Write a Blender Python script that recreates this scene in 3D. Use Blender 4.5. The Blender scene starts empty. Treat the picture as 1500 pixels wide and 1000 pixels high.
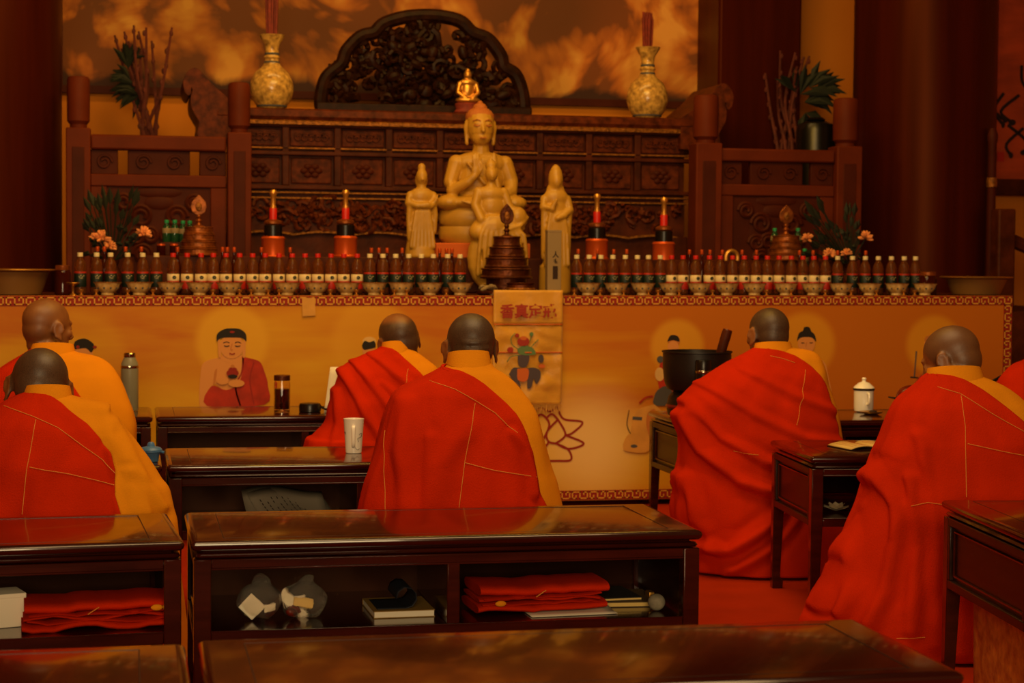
import bpy, bmesh, math, random
import numpy as np
from mathutils import Vector, Matrix, Euler, noise
S = bpy.context.scene
COL = S.collection
rnd = random.Random(7)
PI = math.pi

# ------------------------------------------------------------------ camera
F = 2700.0                       # focal length in pixels of a 1500 px wide frame
CH = 1.32
_th = math.atan(561/2700.0); _ph = math.atan(119/2700.0); _ro = 0.0086
FWD = Vector((math.sin(_th)*math.cos(_ph), math.cos(_th)*math.cos(_ph), -math.sin(_ph)))
_r0 = Vector((math.cos(_th), -math.sin(_th), 0)); _u0 = _r0.cross(FWD)
RGT = _r0*math.cos(_ro)+_u0*math.sin(_ro); UPV = -_r0*math.sin(_ro)+_u0*math.cos(_ro)
CPOS = Vector((0, 0, CH))
cd = bpy.data.cameras.new('camera'); cam = bpy.data.objects.new('camera', cd); COL.objects.link(cam)
cam.matrix_world = Matrix(((RGT.x, UPV.x, -FWD.x, CPOS.x), (RGT.y, UPV.y, -FWD.y, CPOS.y),
                           (RGT.z, UPV.z, -FWD.z, CPOS.z), (0, 0, 0, 1)))
cd.sensor_width = 36; cd.sensor_fit = 'HORIZONTAL'; cd.lens = F/1500*36
cd.clip_end = 100
cd.dof.use_dof = True; cd.dof.focus_distance = 5.7; cd.dof.aperture_fstop = 6.0
S.camera = cam

# ------------------------------------------------------------------ colour management, sky, lights
S.view_settings.view_transform = 'Standard'
S.view_settings.look = 'None'
S.view_settings.gamma = 1.0
S.view_settings.use_curve_mapping = False
S.view_settings.exposure = 0.0
W = bpy.data.worlds.new('World'); S.world = W; W.use_nodes = True
W.node_tree.nodes['Background'].inputs[0].default_value = (1.0, 0.46, 0.16, 1)
W.node_tree.nodes['Background'].inputs[1].default_value = 0.10

def area(name, loc, target, sx, sy, power, col, spread=180):
    l = bpy.data.lights.new(name, 'AREA'); l.shape = 'RECTANGLE'; l.size = sx; l.size_y = sy
    l.energy = power; l.color = col; l.spread = math.radians(spread)
    o = bpy.data.objects.new(name, l); COL.objects.link(o); o.location = loc
    o.rotation_euler = (Vector(target)-Vector(loc)).to_track_quat('-Z', 'Y').to_euler()
    return o
area('door_daylight', (-0.4, -3.4, 2.5), (1.5, 6.5, 0.7), 3.4, 2.2, 350, (1.0, 0.71, 0.36))
area('hall_lamp', (1.2, 5.6, 4.6), (1.2, 6.6, 0.5), 3.0, 2.4, 118, (1.0, 0.64, 0.28))
area('altar_lamp', (1.7, 7.9, 4.3), (1.9, 10.6, 1.0), 2.6, 0.8, 66, (1.0, 0.54, 0.06))
area('altar_side_lamp', (-0.6, 7.2, 2.9), (1.2, 10.2, 1.0), 0.6, 0.6, 14, (1.0, 0.52, 0.12))

area('mural_fill', (1.5, 9.8, 5.4), (1.5, 12.7, 2.8), 4.0, 0.5, 62, (1.0, 0.55, 0.14))  # added unseen fill light to brighten the mural wall

# ------------------------------------------------------------------ helpers
def ray(px, py): return FWD + RGT*((px-750)/F) - UPV*((py-500)/F)
def atY(px, py, Y):
    v = ray(px, py); return CPOS + v*(Y/v.y)
def atZ(px, py, Z):
    v = ray(px, py); return CPOS + v*((Z-CH)/v.z)
def lin(h):
    h = h.lstrip('#'); r = []
    for i in (0, 2, 4):
        c = int(h[i:i+2], 16)/255.0
        r.append(c/12.92 if c <= 0.04045 else ((c+0.055)/1.055)**2.4)
    return (r[0], r[1], r[2], 1.0)

def mat(name, col, rough=0.5, metal=0.0, coat=0.0, trans=0.0, bump=0.0, bscale=60.0, var=0.0, vscale=4.0, sheen=0.0, ior=1.45, stretch=None, col2=None, spec=0.5, tint=None):
    m = bpy.data.materials.new(name); m.use_nodes = True
    nt = m.node_tree; b = nt.nodes['Principled BSDF']
    c = lin(col) if isinstance(col, str) else col
    b.inputs['Base Color'].default_value = c
    b.inputs['Roughness'].default_value = rough; b.inputs['Metallic'].default_value = metal
    b.inputs['Coat Weight'].default_value = coat; b.inputs['Coat Roughness'].default_value = 0.06
    b.inputs['Transmission Weight'].default_value = trans; b.inputs['IOR'].default_value = ior
    b.inputs['Sheen Weight'].default_value = sheen
    b.inputs['Specular IOR Level'].default_value = spec
    if tint: b.inputs['Specular Tint'].default_value = tint
    tc = nt.nodes.new('ShaderNodeTexCoord')
    src = tc.outputs['Object']
    if stretch:
        mp = nt.nodes.new('ShaderNodeMapping'); mp.inputs['Scale'].default_value = stretch
        nt.links.new(src, mp.inputs['Vector']); src = mp.outputs['Vector']
    if var or col2:
        n = nt.nodes.new('ShaderNodeTexNoise'); n.inputs['Scale'].default_value = vscale; n.inputs['Detail'].default_value = 5
        nt.links.new(src, n.inputs['Vector'])
        r = nt.nodes.new('ShaderNodeValToRGB')
        r.color_ramp.elements[0].position = 0.32; r.color_ramp.elements[1].position = 0.68
        if col2: c0, c1 = c, lin(col2)
        else: c0 = tuple(x*(1-var) for x in c[:3])+(1,); c1 = tuple(min(1, x*(1+var)) for x in c[:3])+(1,)
        r.color_ramp.elements[0].color = c0; r.color_ramp.elements[1].color = c1
        nt.links.new(n.outputs['Fac'], r.inputs['Fac']); nt.links.new(r.outputs['Color'], b.inputs['Base Color'])
    if bump:
        n2 = nt.nodes.new('ShaderNodeTexNoise'); n2.inputs['Scale'].default_value = bscale; n2.inputs['Detail'].default_value = 4
        nt.links.new(src, n2.inputs['Vector'])
        bp = nt.nodes.new('ShaderNodeBump'); bp.inputs['Strength'].default_value = bump; bp.inputs['Distance'].default_value = 0.01
        nt.links.new(n2.outputs['Fac'], bp.inputs['Height']); nt.links.new(bp.outputs['Normal'], b.inputs['Normal'])
    return m

class MB:
    def __init__(s): s.v = []; s.f = []; s.mi = []; s.cur = 0; s.M = None
    def add(s, vs, fs):
        o = len(s.v)
        for p in vs:
            p = Vector(p); s.v.append(s.M @ p if s.M is not None else p)
        for f in fs: s.f.append([o+i for i in f]); s.mi.append(s.cur)
    def box(s, c, d, rot=None):
        x, y, z = d[0]/2, d[1]/2, d[2]/2
        vs = [Vector(p) for p in ((-x,-y,-z),(x,-y,-z),(x,y,-z),(-x,y,-z),(-x,-y,z),(x,-y,z),(x,y,z),(-x,y,z))]
        if rot is not None:
            e = Euler(rot).to_matrix(); vs = [e @ v for v in vs]
        s.add([v+Vector(c) for v in vs], [(0,3,2,1),(4,5,6,7),(0,1,5,4),(1,2,6,5),(2,3,7,6),(3,0,4,7)]); return s
    def bb(s, x0, x1, y0, y1, z0, z1): return s.box(((x0+x1)/2,(y0+y1)/2,(z0+z1)/2), (x1-x0,y1-y0,z1-z0))
    def loops(s, L, cap0=True, cap1=True, closed=True):
        n = len(L[0]); vs = [p for l in L for p in l]; fs = []
        for i in range(len(L)-1):
            for j in range(n if closed else n-1):
                k = (j+1) % n
                fs.append((i*n+j, i*n+k, (i+1)*n+k, (i+1)*n+j))
        if cap0: fs.append(list(range(n))[::-1])
        if cap1: fs.append([(len(L)-1)*n+j for j in range(n)])
        s.add(vs, fs); return s
    def sweep(s, hx, hy, prof, r=0.006, c=(0,0,0), seg=3):
        L = []
        for off, z in prof:
            l = []; X, Y = hx+off, hy+off; rr = max(0.0005, r+off*0.5)
            for (sx, sy, a0) in ((1,1,0),(-1,1,PI/2),(-1,-1,PI),(1,-1,1.5*PI)):
                for k in range(seg+1):
                    a = a0+PI/2*k/seg
                    l.append((c[0]+sx*(X-rr)+rr*math.cos(a), c[1]+sy*(Y-rr)+rr*math.sin(a), c[2]+z))
            L.append(l)
        return s.loops(L)
    def lathe(s, prof, c=(0,0,0), n=32, sx=1, sy=1, cap0=True, cap1=True, wob=None):
        L = []
        for r, z in prof:
            L.append([(c[0]+sx*r*math.cos(2*PI*k/n)*(1 if wob is None else wob(k/n, z)), c[1]+sy*r*math.sin(2*PI*k/n)*(1 if wob is None else wob(k/n, z)), c[2]+z) for k in range(n)])
        return s.loops(L, cap0, cap1)
    def tube(s, pts, rad, n=8, flat=1.0):
        pts = [Vector(p) for p in pts]; L = []
        N = None
        for i, p in enumerate(pts):
            t = (pts[min(i+1, len(pts)-1)]-pts[max(i-1, 0)])
            if t.length < 1e-9: t = Vector((0,0,1))
            t.normalize()
            if N is None:
                N = Vector((0,0,1)) if abs(t.z) < 0.9 else Vector((0,1,0))
            N = (N - t*N.dot(t)); N.normalize()
            B = t.cross(N)
            r = rad[i] if isinstance(rad, (list, tuple)) else rad
            L.append([p+N*(r*math.cos(2*PI*k/n))+B*(r*flat*math.sin(2*PI*k/n)) for k in range(n)])
        return s.loops(L)
    def ell(s, c, r, rot=None, n=16, m=10):
        e = Euler(rot).to_matrix() if rot is not None else None
        vs = []; fs = []
        def P(a, b):
            v = Vector((r[0]*math.sin(b)*math.cos(a), r[1]*math.sin(b)*math.sin(a), r[2]*math.cos(b)))
            return (e @ v if e is not None else v)+Vector(c)
        vs.append(P(0, 0))
        for i in range(1, m):
            for j in range(n): vs.append(P(2*PI*j/n, PI*i/m))
        vs.append(P(0, PI))
        for j in range(n): fs.append((0, 1+j, 1+(j+1) % n))
        for i in range(m-2):
            for j in range(n):
                k = (j+1) % n
                fs.append((1+i*n+j, 1+(i+1)*n+j, 1+(i+1)*n+k, 1+i*n+k))
        b = 1+(m-2)*n; e2 = len(vs)-1
        for j in range(n): fs.append((b+j, e2, b+(j+1) % n))
        s.add(vs, fs); return s
    def cap(s, pts, rad, n=10):      # capsule chain for blobs
        for i, p in enumerate(pts): s.ell(p, (rad[i],)*3, n=n, m=7)
        return s.tube(pts, list(rad), n)
    def prism(s, poly, y0, y1):      # polygon in x-z extruded along y
        n = len(poly)
        vs = [(p[0], y0, p[1]) for p in poly]+[(p[0], y1, p[1]) for p in poly]
        fs = [list(range(n)), [n+i for i in range(n)][::-1]]+[(i, n+i, n+(i+1) % n, (i+1) % n) for i in range(n)]
        s.add(vs, fs); return s
    def prismz(s, poly, z0, z1):
        n = len(poly)
        vs = [(p[0], p[1], z0) for p in poly]+[(p[0], p[1], z1) for p in poly]
        fs = [list(range(n)), [n+i for i in range(n)][::-1]]+[(i, n+i, n+(i+1) % n, (i+1) % n) for i in range(n)]
        s.add(vs, fs); return s
    def grid(s, P, closed=False):
        return s.loops(P, False, False, closed)
    def mesh(s, name, mats, smooth=35, fix=True):
        me = bpy.data.meshes.new(name)
        me.from_pydata([tuple(v) for v in s.v], [], s.f)
        if not isinstance(mats, (list, tuple)): mats = [mats]
        for m in mats: me.materials.append(m)
        for p, k in zip(me.polygons, s.mi): p.material_index = k
        if fix:
            bm = bmesh.new(); bm.from_mesh(me); bmesh.ops.recalc_face_normals(bm, faces=bm.faces); bm.to_mesh(me); bm.free()
        if smooth:
            me.shade_smooth()
            if smooth < 180: me.set_sharp_from_angle(angle=math.radians(smooth))
        return me
    def build(s, name, mats, parent=None, loc=(0,0,0), rotz=0, smooth=35, bevel=0, solid=0, sub=0, fix=True):
        o = bpy.data.objects.new(name, s.mesh(name, mats, smooth, fix)); COL.objects.link(o)
        o.location = loc; o.rotation_euler = (0, 0, rotz)
        if parent: o.parent = parent
        if bevel:
            b = o.modifiers.new('b', 'BEVEL'); b.width = bevel; b.segments = 2; b.limit_method = 'ANGLE'; b.angle_limit = math.radians(40)
        if solid:
            b = o.modifiers.new('s', 'SOLIDIFY'); b.thickness = solid; b.offset = 0
        if sub:
            b = o.modifiers.new('d', 'SUBSURF'); b.levels = sub; b.render_levels = sub
        return o
    def blob(s, name, mats, voxel=0.008, it=4, parent=None, loc=(0,0,0), rotz=0):
        tmp = bpy.data.objects.new('t', s.mesh('t', mats, 0)); COL.objects.link(tmp)
        r = tmp.modifiers.new('r', 'REMESH'); r.mode = 'VOXEL'; r.voxel_size = voxel; r.use_smooth_shade = True
        if it:
            q = tmp.modifiers.new('q', 'SMOOTH'); q.factor = 0.5; q.iterations = it
        bpy.context.view_layer.update()
        dg = bpy.context.evaluated_depsgraph_get()
        me = bpy.data.meshes.new_from_object(tmp.evaluated_get(dg)); me.name = name
        bpy.data.objects.remove(tmp)
        me.shade_smooth()
        if not me.materials:
            for m in (mats if isinstance(mats, (list, tuple)) else [mats]): me.materials.append(m)
        o = bpy.data.objects.new(name, me); COL.objects.link(o); o.location = loc; o.rotation_euler = (0,0,rotz)
        if parent: o.parent = parent
        return o

def tag(o, label=None, cat=None, group=None, kind=None):
    if label: o['label'] = label
    if cat: o['category'] = cat
    if group: o['group'] = group
    if kind: o['kind'] = kind
    return o
def thing(name, label, cat, loc=(0,0,0), rotz=0, group=None):
    o = bpy.data.objects.new(name, None); COL.objects.link(o); o.empty_display_size = 0.1
    o.location = loc; o.rotation_euler = (0, 0, rotz)
    return tag(o, label, cat, group)
def copy_tree(o, parent=None):
    c = o.copy(); COL.objects.link(c)
    if parent: c.parent = parent
    for ch in list(o.children): copy_tree(ch, c)
    return c
def dup(root, loc, label, group=None, rotz=None):
    c = copy_tree(root); c.location = loc; c['label'] = label
    if group: c['group'] = group
    if rotz is not None: c.rotation_euler = (0, 0, rotz)
    return c
def cat_rom(pts, n=8):
    pts = [Vector(p) for p in pts]; out = []
    for i in range(len(pts)-1):
        p0 = pts[max(i-1, 0)]; p1 = pts[i]; p2 = pts[i+1]; p3 = pts[min(i+2, len(pts)-1)]
        for k in range(n):
            t = k/n
            out.append(0.5*((2*p1)+(p2-p0)*t+(2*p0-5*p1+4*p2-p3)*t*t+(3*p1-p0-3*p2+p3)*t**3))
    out.append(pts[-1]); return out
def text_mesh(s, size, name, m, parent=None, loc=(0,0,0), rot=(PI/2,0,0), bold=0.0, ext=0.0008, sx=1.0):
    c = bpy.data.curves.new('t', 'FONT'); c.body = s; c.size = size; c.extrude = ext; c.offset = bold
    c.align_x = 'CENTER'; c.align_y = 'CENTER'
    t = bpy.data.objects.new('t', c); COL.objects.link(t)
    bpy.context.view_layer.update()
    me = bpy.data.meshes.new_from_object(t.evaluated_get(bpy.context.evaluated_depsgraph_get())); me.name = name
    bpy.data.objects.remove(t)
    me.materials.clear(); me.materials.append(m)
    o = bpy.data.objects.new(name, me); COL.objects.link(o); o.location = loc; o.rotation_euler = rot; o.scale = (sx, 1, 1)
    if parent: o.parent = parent
    return o

# ------------------------------------------------------------------ materials
M = {}
M['desk'] = mat('rosewood lacquer', '#330e06', 0.17, coat=0.5, var=0.35, vscale=6, stretch=(0.6, 7, 7))
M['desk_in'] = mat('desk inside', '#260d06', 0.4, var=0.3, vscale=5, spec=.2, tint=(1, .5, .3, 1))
M['desk_shaded'] = mat('shaded side timber', '#26100a', 0.35, coat=0.15, var=0.3, vscale=6, stretch=(7, .6, 7), spec=.3)  # desk wood darkened, shade of the desk sides put into the colour
M['inlay'] = mat('dark joint line', '#1a0704', 0.4)
M['red'] = mat('red robe cloth', (.50,.020,.0012,1), 0.9, bump=0.25, bscale=220, var=0.10, vscale=7, spec=0.05)
M['yellow'] = mat('yellow robe cloth', '#dc8a12', 0.85, bump=0.15, bscale=200, var=0.06, vscale=6, spec=0.08)
M['seam'] = mat('gold seam thread', '#d88a34', 0.7)
M['carpet'] = mat('red carpet', (.36,.024,.003,1), 0.95, bump=0.5, bscale=300, var=0.12, vscale=3, spec=.05)
M['wall'] = mat('ochre plaster', '#ca7a18', 0.9, var=0.06, vscale=1.5)
M['pillar'] = mat('dark red lacquer', '#3a1006', 0.36, var=0.25, vscale=2.0, stretch=(6, 6, 0.3), spec=.25, tint=(1, .3, .1, 1))
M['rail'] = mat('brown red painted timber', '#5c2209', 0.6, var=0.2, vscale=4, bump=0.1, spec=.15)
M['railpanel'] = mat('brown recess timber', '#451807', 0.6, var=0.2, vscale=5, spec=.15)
M['darkwood'] = mat('old dark wood', '#4a1e09', 0.5, var=0.4, vscale=9, bump=0.2, bscale=40, spec=.15)
M['carve'] = mat('carved dark wood', '#56240c', 0.5, var=0.5, vscale=25, spec=.12)
M['blackwood'] = mat('black carved wood', '#261004', 0.45, var=0.5, vscale=20, spec=.15)
M['goldtrim'] = mat('worn gilt', '#8a5418', 0.45, 0.5, var=0.5, vscale=50, bump=0.6, bscale=90)
M['statue'] = mat('ivory white jade', (.47,.245,.026,1), 0.4, var=0.12, vscale=8)
M['statuehair'] = mat('ochre hair paint', '#b5682a', 0.55, bump=0.8, bscale=120)
M['brass'] = mat('brass', '#d09a45', 0.3, 0.85)
M['gold'] = mat('polished gold', '#dfa045', 0.32, 0.75)
M['bronze'] = mat('dark bronze', '#5a2c14', 0.38, 0.7, var=0.4, vscale=30, bump=0.4, bscale=60)
M['bronzel'] = mat('reddish gilt bronze', '#8a4a1c', 0.38, 0.6, var=0.4, vscale=30, bump=0.4, bscale=60)
M['steel'] = mat('stainless basin', '#a0743c', 0.45, 0.5)
M['porcelain'] = mat('white porcelain', '#fff8ea', 0.15, coat=0.3)
M['bluewhite'] = mat('blue and white porcelain', '#e8b85c', 0.2, coat=0.2, col2='#8e6a34', vscale=34)
M['bowl'] = mat('painted porcelain', '#f2cf86', 0.25, coat=0.2, col2='#c8984e', vscale=45)
M['black'] = mat('black plastic', '#100d0b', 0.3)
M['blackmat'] = mat('black metal bowl', '#1d1511', 0.45, 0.2, var=0.2, vscale=6)
M['glass'] = mat('clear glass', '#fff6e6', 0.03, trans=1.0)
M['tea'] = mat('reddish tea', '#7a1c08', 0.1, trans=0.3, ior=1.33)
M['pet'] = mat('clear bottle plastic', '#b87034', 0.05, trans=0.85, ior=1.2)
M['shadedpaper'] = mat('shaded printed paper', '#8e8474', 0.9)  # shadow inside the shelf is put into this paper colour
M['teadark'] = mat('brown tea', '#4a1608', 0.06, trans=0.5, ior=1.33)
M['redcap'] = mat('red plastic', '#c81f14', 0.4)
M['whitecap'] = mat('cream plastic', '#e6d6a6', 0.4)
M['greencap'] = mat('green plastic', '#2c9a62', 0.35)
M['greenbottle'] = mat('green bottle', '#2a5c3a', 0.12, trans=0.5)
M['labelgreen'] = mat('dark green label', '#0f1f18', 0.5)
M['labelcream'] = mat('cream label', '#e4cf9e', 0.5)
M['labelred'] = mat('red label band', '#b02312', 0.5)
M['lightmark'] = mat('pale print', '#d8c896', 0.6)
M['copper'] = mat('orange copper foil', '#d8581a', 0.35, 0.5)
M['paper'] = mat('white paper', '#e2d9c4', 0.9)
M['oldpaper'] = mat('yellowed paper', '#d9b96c', 0.9)
M['ink'] = mat('ink', '#2a1710', 0.8)
M['leaf'] = mat('dark leaves', '#151c0d', 0.7, var=0.4, vscale=12)
M['twig'] = mat('dry red twigs', '#5a2418', 0.8, var=0.3, vscale=20)
M['incense'] = mat('red incense sticks', '#7c2a1a', 0.7, var=0.3, vscale=30)
M['bloom'] = mat('peach petals', '#d98a52', 0.7, var=0.3, vscale=30)
M['silk'] = mat('gold silk', '#cf962a', 0.42, sheen=0.4, bump=0.25, bscale=30, var=0.1, vscale=5)
M['silkred'] = mat('red embroidery', '#9a2814', 0.6)
M['embgreen'] = mat('green embroidery', '#5a7a4a', 0.6)
M['embblue'] = mat('slate embroidery', '#4a3f48', 0.6)
M['emborange'] = mat('orange embroidery', '#c4601c', 0.6)
M['printred'] = mat('printed red', '#8c1a0c', 0.75)
M['printgold'] = mat('printed gold', '#d39a36', 0.75)
M['printskin'] = mat('printed skin', '#cf8a46', 0.75)
M['printskin2'] = mat('printed skin tone', '#b9702e', 0.75)
M['printrobe'] = mat('printed robe red', '#a3260f', 0.75, var=0.25, vscale=14)
M['printblack'] = mat('printed black', '#1a1210', 0.75)
M['printpale'] = mat('printed pale', '#d2ab68', 0.75, var=0.12, vscale=14)
M['printfaint'] = mat('faint printed ochre', '#cc9440', 0.75, var=0.1, vscale=14)
M['printblue'] = mat('printed slate', '#4c4c50', 0.75)
M['thermos'] = mat('grey enamel', '#83806c', 0.3, coat=0.3)
M['chrome'] = mat('brushed steel', '#b0a58e', 0.18, 1.0)
M['blue'] = mat('blue plastic', '#4a78a8', 0.35)
M['bag'] = mat('clear plastic bag', '#fff8ec', 0.12, trans=0.95, ior=1.08, bump=1.0, bscale=35)
M['date'] = mat('red dates', '#6a1c0c', 0.3)
M['stone'] = mat('grey stone', '#8d8672', 0.7, var=0.3, vscale=30)
M['brocade'] = mat('gold brocade', '#dc9038', 0.55, col2='#a85a1c', vscale=26, bump=0.5, bscale=26)
M['white'] = mat('white petals', '#d8c9a4', 0.6)
M['boxgrey'] = mat('grey card box', '#8a7450', 0.7)
M['orangecloth'] = mat('orange cloth', '#c25a1a', 0.8)
M['tape'] = mat('clear tape', '#e6cf9e', 0.25, trans=0.5)
M['muyu'] = mat('red brown varnish', '#6a1f0e', 0.25, coat=0.4)
# ------------------------------------------------------------------ the setting
def struct(name, mb, m, label, loc=(0,0,0), rotz=0, bevel=0):
    o = mb.build(name, m, None, loc, rotz, bevel=bevel); tag(o, label, 'structure', None, 'structure'); return o
struct('floor', MB().bb(-4.5, 8.0, -4.0, 12.7, -0.1, 0), M['carpet'], 'red carpet covering the temple floor')
struct('wall_back', MB().bb(-4.5, 8.0, 12.7, 12.9, 0, 6.2), M['wall'], 'ochre plaster wall behind the altar')
struct('wall_left', MB().bb(-4.7, -4.5, -4.0, 12.9, 0, 6.2), M['wall'], 'ochre side wall on the left')
struct('wall_right', MB().bb(8.0, 8.2, -4.0, 12.9, 0, 6.2), M['wall'], 'ochre side wall on the right')
struct('ceiling', MB().bb(-4.7, 8.2, -4.0, 12.9, 6.2, 6.4), M['darkwood'], 'dark timber ceiling of the hall')

# cloud mural on the back wall
def mural_mat():
    m = bpy.data.materials.new('cloud mural paint'); m.use_nodes = True; nt = m.node_tree; N = nt.nodes; L = nt.links
    b = N['Principled BSDF']; b.inputs['Roughness'].default_value = 0.8
    tc = N.new('ShaderNodeTexCoord')
    n1 = N.new('ShaderNodeTexNoise'); n1.inputs['Scale'].default_value = 1.1; n1.inputs['Detail'].default_value = 4; n1.inputs['Distortion'].default_value = 1.6
    L.new(tc.outputs['Object'], n1.inputs['Vector'])
    va = N.new('ShaderNodeVectorMath'); va.operation = 'MULTIPLY_ADD'; va.inputs[1].default_value = (0.7, 0.7, 0.7)
    L.new(n1.outputs['Color'], va.inputs[0]); L.new(tc.outputs['Object'], va.inputs[2])
    v = N.new('ShaderNodeTexVoronoi'); v.feature = 'SMOOTH_F1'; v.inputs['Scale'].default_value = 2.6; v.inputs['Smoothness'].default_value = 0.5
    L.new(va.outputs[0], v.inputs['Vector'])
    n2 = N.new('ShaderNodeTexNoise'); n2.inputs['Scale'].default_value = 1.8; n2.inputs['Detail'].default_value = 5; n2.inputs['Distortion'].default_value = 0.9
    L.new(tc.outputs['Object'], n2.inputs['Vector'])
    mx = N.new('ShaderNodeMath'); mx.operation = 'MULTIPLY_ADD'; mx.inputs[1].default_value = -0.75
    L.new(v.outputs['Distance'], mx.inputs[0]); L.new(n2.outputs['Fac'], mx.inputs[2])
    v2 = N.new('ShaderNodeTexVoronoi'); v2.feature = 'SMOOTH_F1'; v2.inputs['Scale'].default_value = 6.5; v2.inputs['Smoothness'].default_value = 0.25
    L.new(va.outputs[0], v2.inputs['Vector'])
    mx2 = N.new('ShaderNodeMath'); mx2.operation = 'MULTIPLY_ADD'; mx2.inputs[1].default_value = -0.40
    L.new(v2.outputs['Distance'], mx2.inputs[0]); L.new(mx.outputs[0], mx2.inputs[2]); mx3 = N.new('ShaderNodeMath'); mx3.operation = 'ADD'; mx3.inputs[1].default_value = 0.22; L.new(mx2.outputs[0], mx3.inputs[0]); mx = mx3
    r = N.new('ShaderNodeValToRGB'); e = r.color_ramp.elements
    e[0].position = 0.05; e[0].color = lin('#7c4216'); e[1].position = 0.52; e[1].color = lin('#e8a44a')
    a = e.new(0.15); a.color = lin('#a65a1a'); a = e.new(0.28); a.color = lin('#c87424')
    L.new(mx.outputs[0], r.inputs['Fac'])
    n3 = N.new('ShaderNodeTexNoise'); n3.inputs['Scale'].default_value = 0.55; n3.inputs['Detail'].default_value = 2
    L.new(tc.outputs['Object'], n3.inputs['Vector'])
    r3 = N.new('ShaderNodeValToRGB'); r3.color_ramp.elements[0].position = 0.42; r3.color_ramp.elements[1].position = 0.56
    r3.color_ramp.elements[0].color = (1,1,1,1); r3.color_ramp.elements[1].color = (0,0,0,1)
    L.new(n3.outputs['Fac'], r3.inputs['Fac'])
    mix = N.new('ShaderNodeMix'); mix.data_type = 'RGBA'
    L.new(r3.outputs['Color'], mix.inputs[0]); L.new(r.outputs['Color'], mix.inputs[6])
    g = N.new('ShaderNodeMix'); g.data_type = 'RGBA'; g.blend_type = 'MULTIPLY'; g.inputs[0].default_value = 1
    g.inputs[7].default_value = (0.62, 0.66, 0.42, 1); L.new(r.outputs['Color'], g.inputs[6]); L.new(g.outputs[2], mix.inputs[7])
    # painted dark landscape along the foot of the picture
    sx = N.new('ShaderNodeSeparateXYZ'); L.new(tc.outputs['Object'], sx.inputs[0])
    ad = N.new('ShaderNodeMath'); ad.operation = 'MULTIPLY_ADD'; ad.inputs[1].default_value = 0.5
    L.new(n2.outputs['Fac'], ad.inputs[0]); L.new(sx.outputs['Z'], ad.inputs[2])
    r4 = N.new('ShaderNodeValToRGB'); r4.color_ramp.elements[0].position = 0.30; r4.color_ramp.elements[1].position = 0.37
    L.new(ad.outputs[0], r4.inputs['Fac'])
    fin = N.new('ShaderNodeMix'); fin.data_type = 'RGBA'; fin.inputs[6].default_value = lin('#3c1d10')
    L.new(r4.outputs['Color'], fin.inputs[0]); L.new(mix.outputs[2], fin.inputs[7])
    L.new(fin.outputs[2], b.inputs['Base Color'])
    return m
M['mural'] = mural_mat()
a = atY(92, 124, 12.66); b = atY(1042, 150, 12.66)
zm = (a.z+b.z)/2
mu = thing('mural', 'wide painted mural of swirling orange clouds on the wall above the altar', 'mural', ((a.x+b.x)/2, 12.68, zm))
wv = (b.x-a.x)/2
MB().bb(-wv, wv, -0.02, 0.02, 0.0, 2.6).build('painting', M['mural'], mu)
for nm, x0, x1, z0, z1 in (('frame_rail', -wv-.05, wv+.05, -.05, 0), ('frame_rail', -wv-.05, wv+.05, 2.6, 2.66), ('frame_stile', -wv-.05, -wv, 0, 2.6), ('frame_stile', wv, wv+.05, 0, 2.6)):
    MB().bb(x0, x1, -.03, .02, z0, z1).build(nm, M['railpanel'], mu)

# pillars
def pillar(px0, px1, Y, label):
    a = atY(px0, 200, Y); b = atY(px1, 200, Y); r = (b.x-a.x)/2
    t = thing('pillar', label, 'pillar', ((a.x+b.x)/2, Y, 0))
    MB().lathe([(r, .22), (r, 6.2)], n=64).build('shaft', M['pillar'], t)
    MB().lathe([(r*1.05, 0), (r*1.07, .06), (r*1.05, .14), (r*1.0, .22)], n=48).build('plinth', M['stone'], t)
pillar(-150, 91, 11.35, 'thick dark red lacquered pillar at the left edge of the photo')
pillar(1256, 1448, 11.5, 'thick dark red lacquered pillar right of the altar steps')
a = atY(1042, 60, 12.3); b = atY(1162, 60, 12.3)
pt = thing('pillar', 'square dark red pillar against the wall beside the mural', 'pillar', ((a.x+b.x)/2, 12.38, 0))
MB().bb(-(b.x-a.x)/2, (b.x-a.x)/2, -.25, .25, 0.2, 6.2).build('shaft', M['pillar'], pt, bevel=.02)
MB().bb(-(b.x-a.x)/2-.03, (b.x-a.x)/2+.03, -.28, .28, 0, .2).build('plinth', M['stone'], pt, bevel=.02)
# narrow gilt-brown post at the right of the right pillar
a = atY(1452, 300, 11.1)
t = thing('slim_post', 'slim glossy brown post hugging the right side of the right pillar', 'post', (a.x, 11.1, 0))
MB().lathe([(.028, 0), (.028, 2.1), (.034, 2.12), (.034, 2.16), (.02, 2.2)], n=20).build('shaft', M['railpanel'], t)
MB().lathe([(.034, 1.82), (.036, 1.85), (.034, 1.88)], n=20).build('ring', M['goldtrim'], t)

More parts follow.
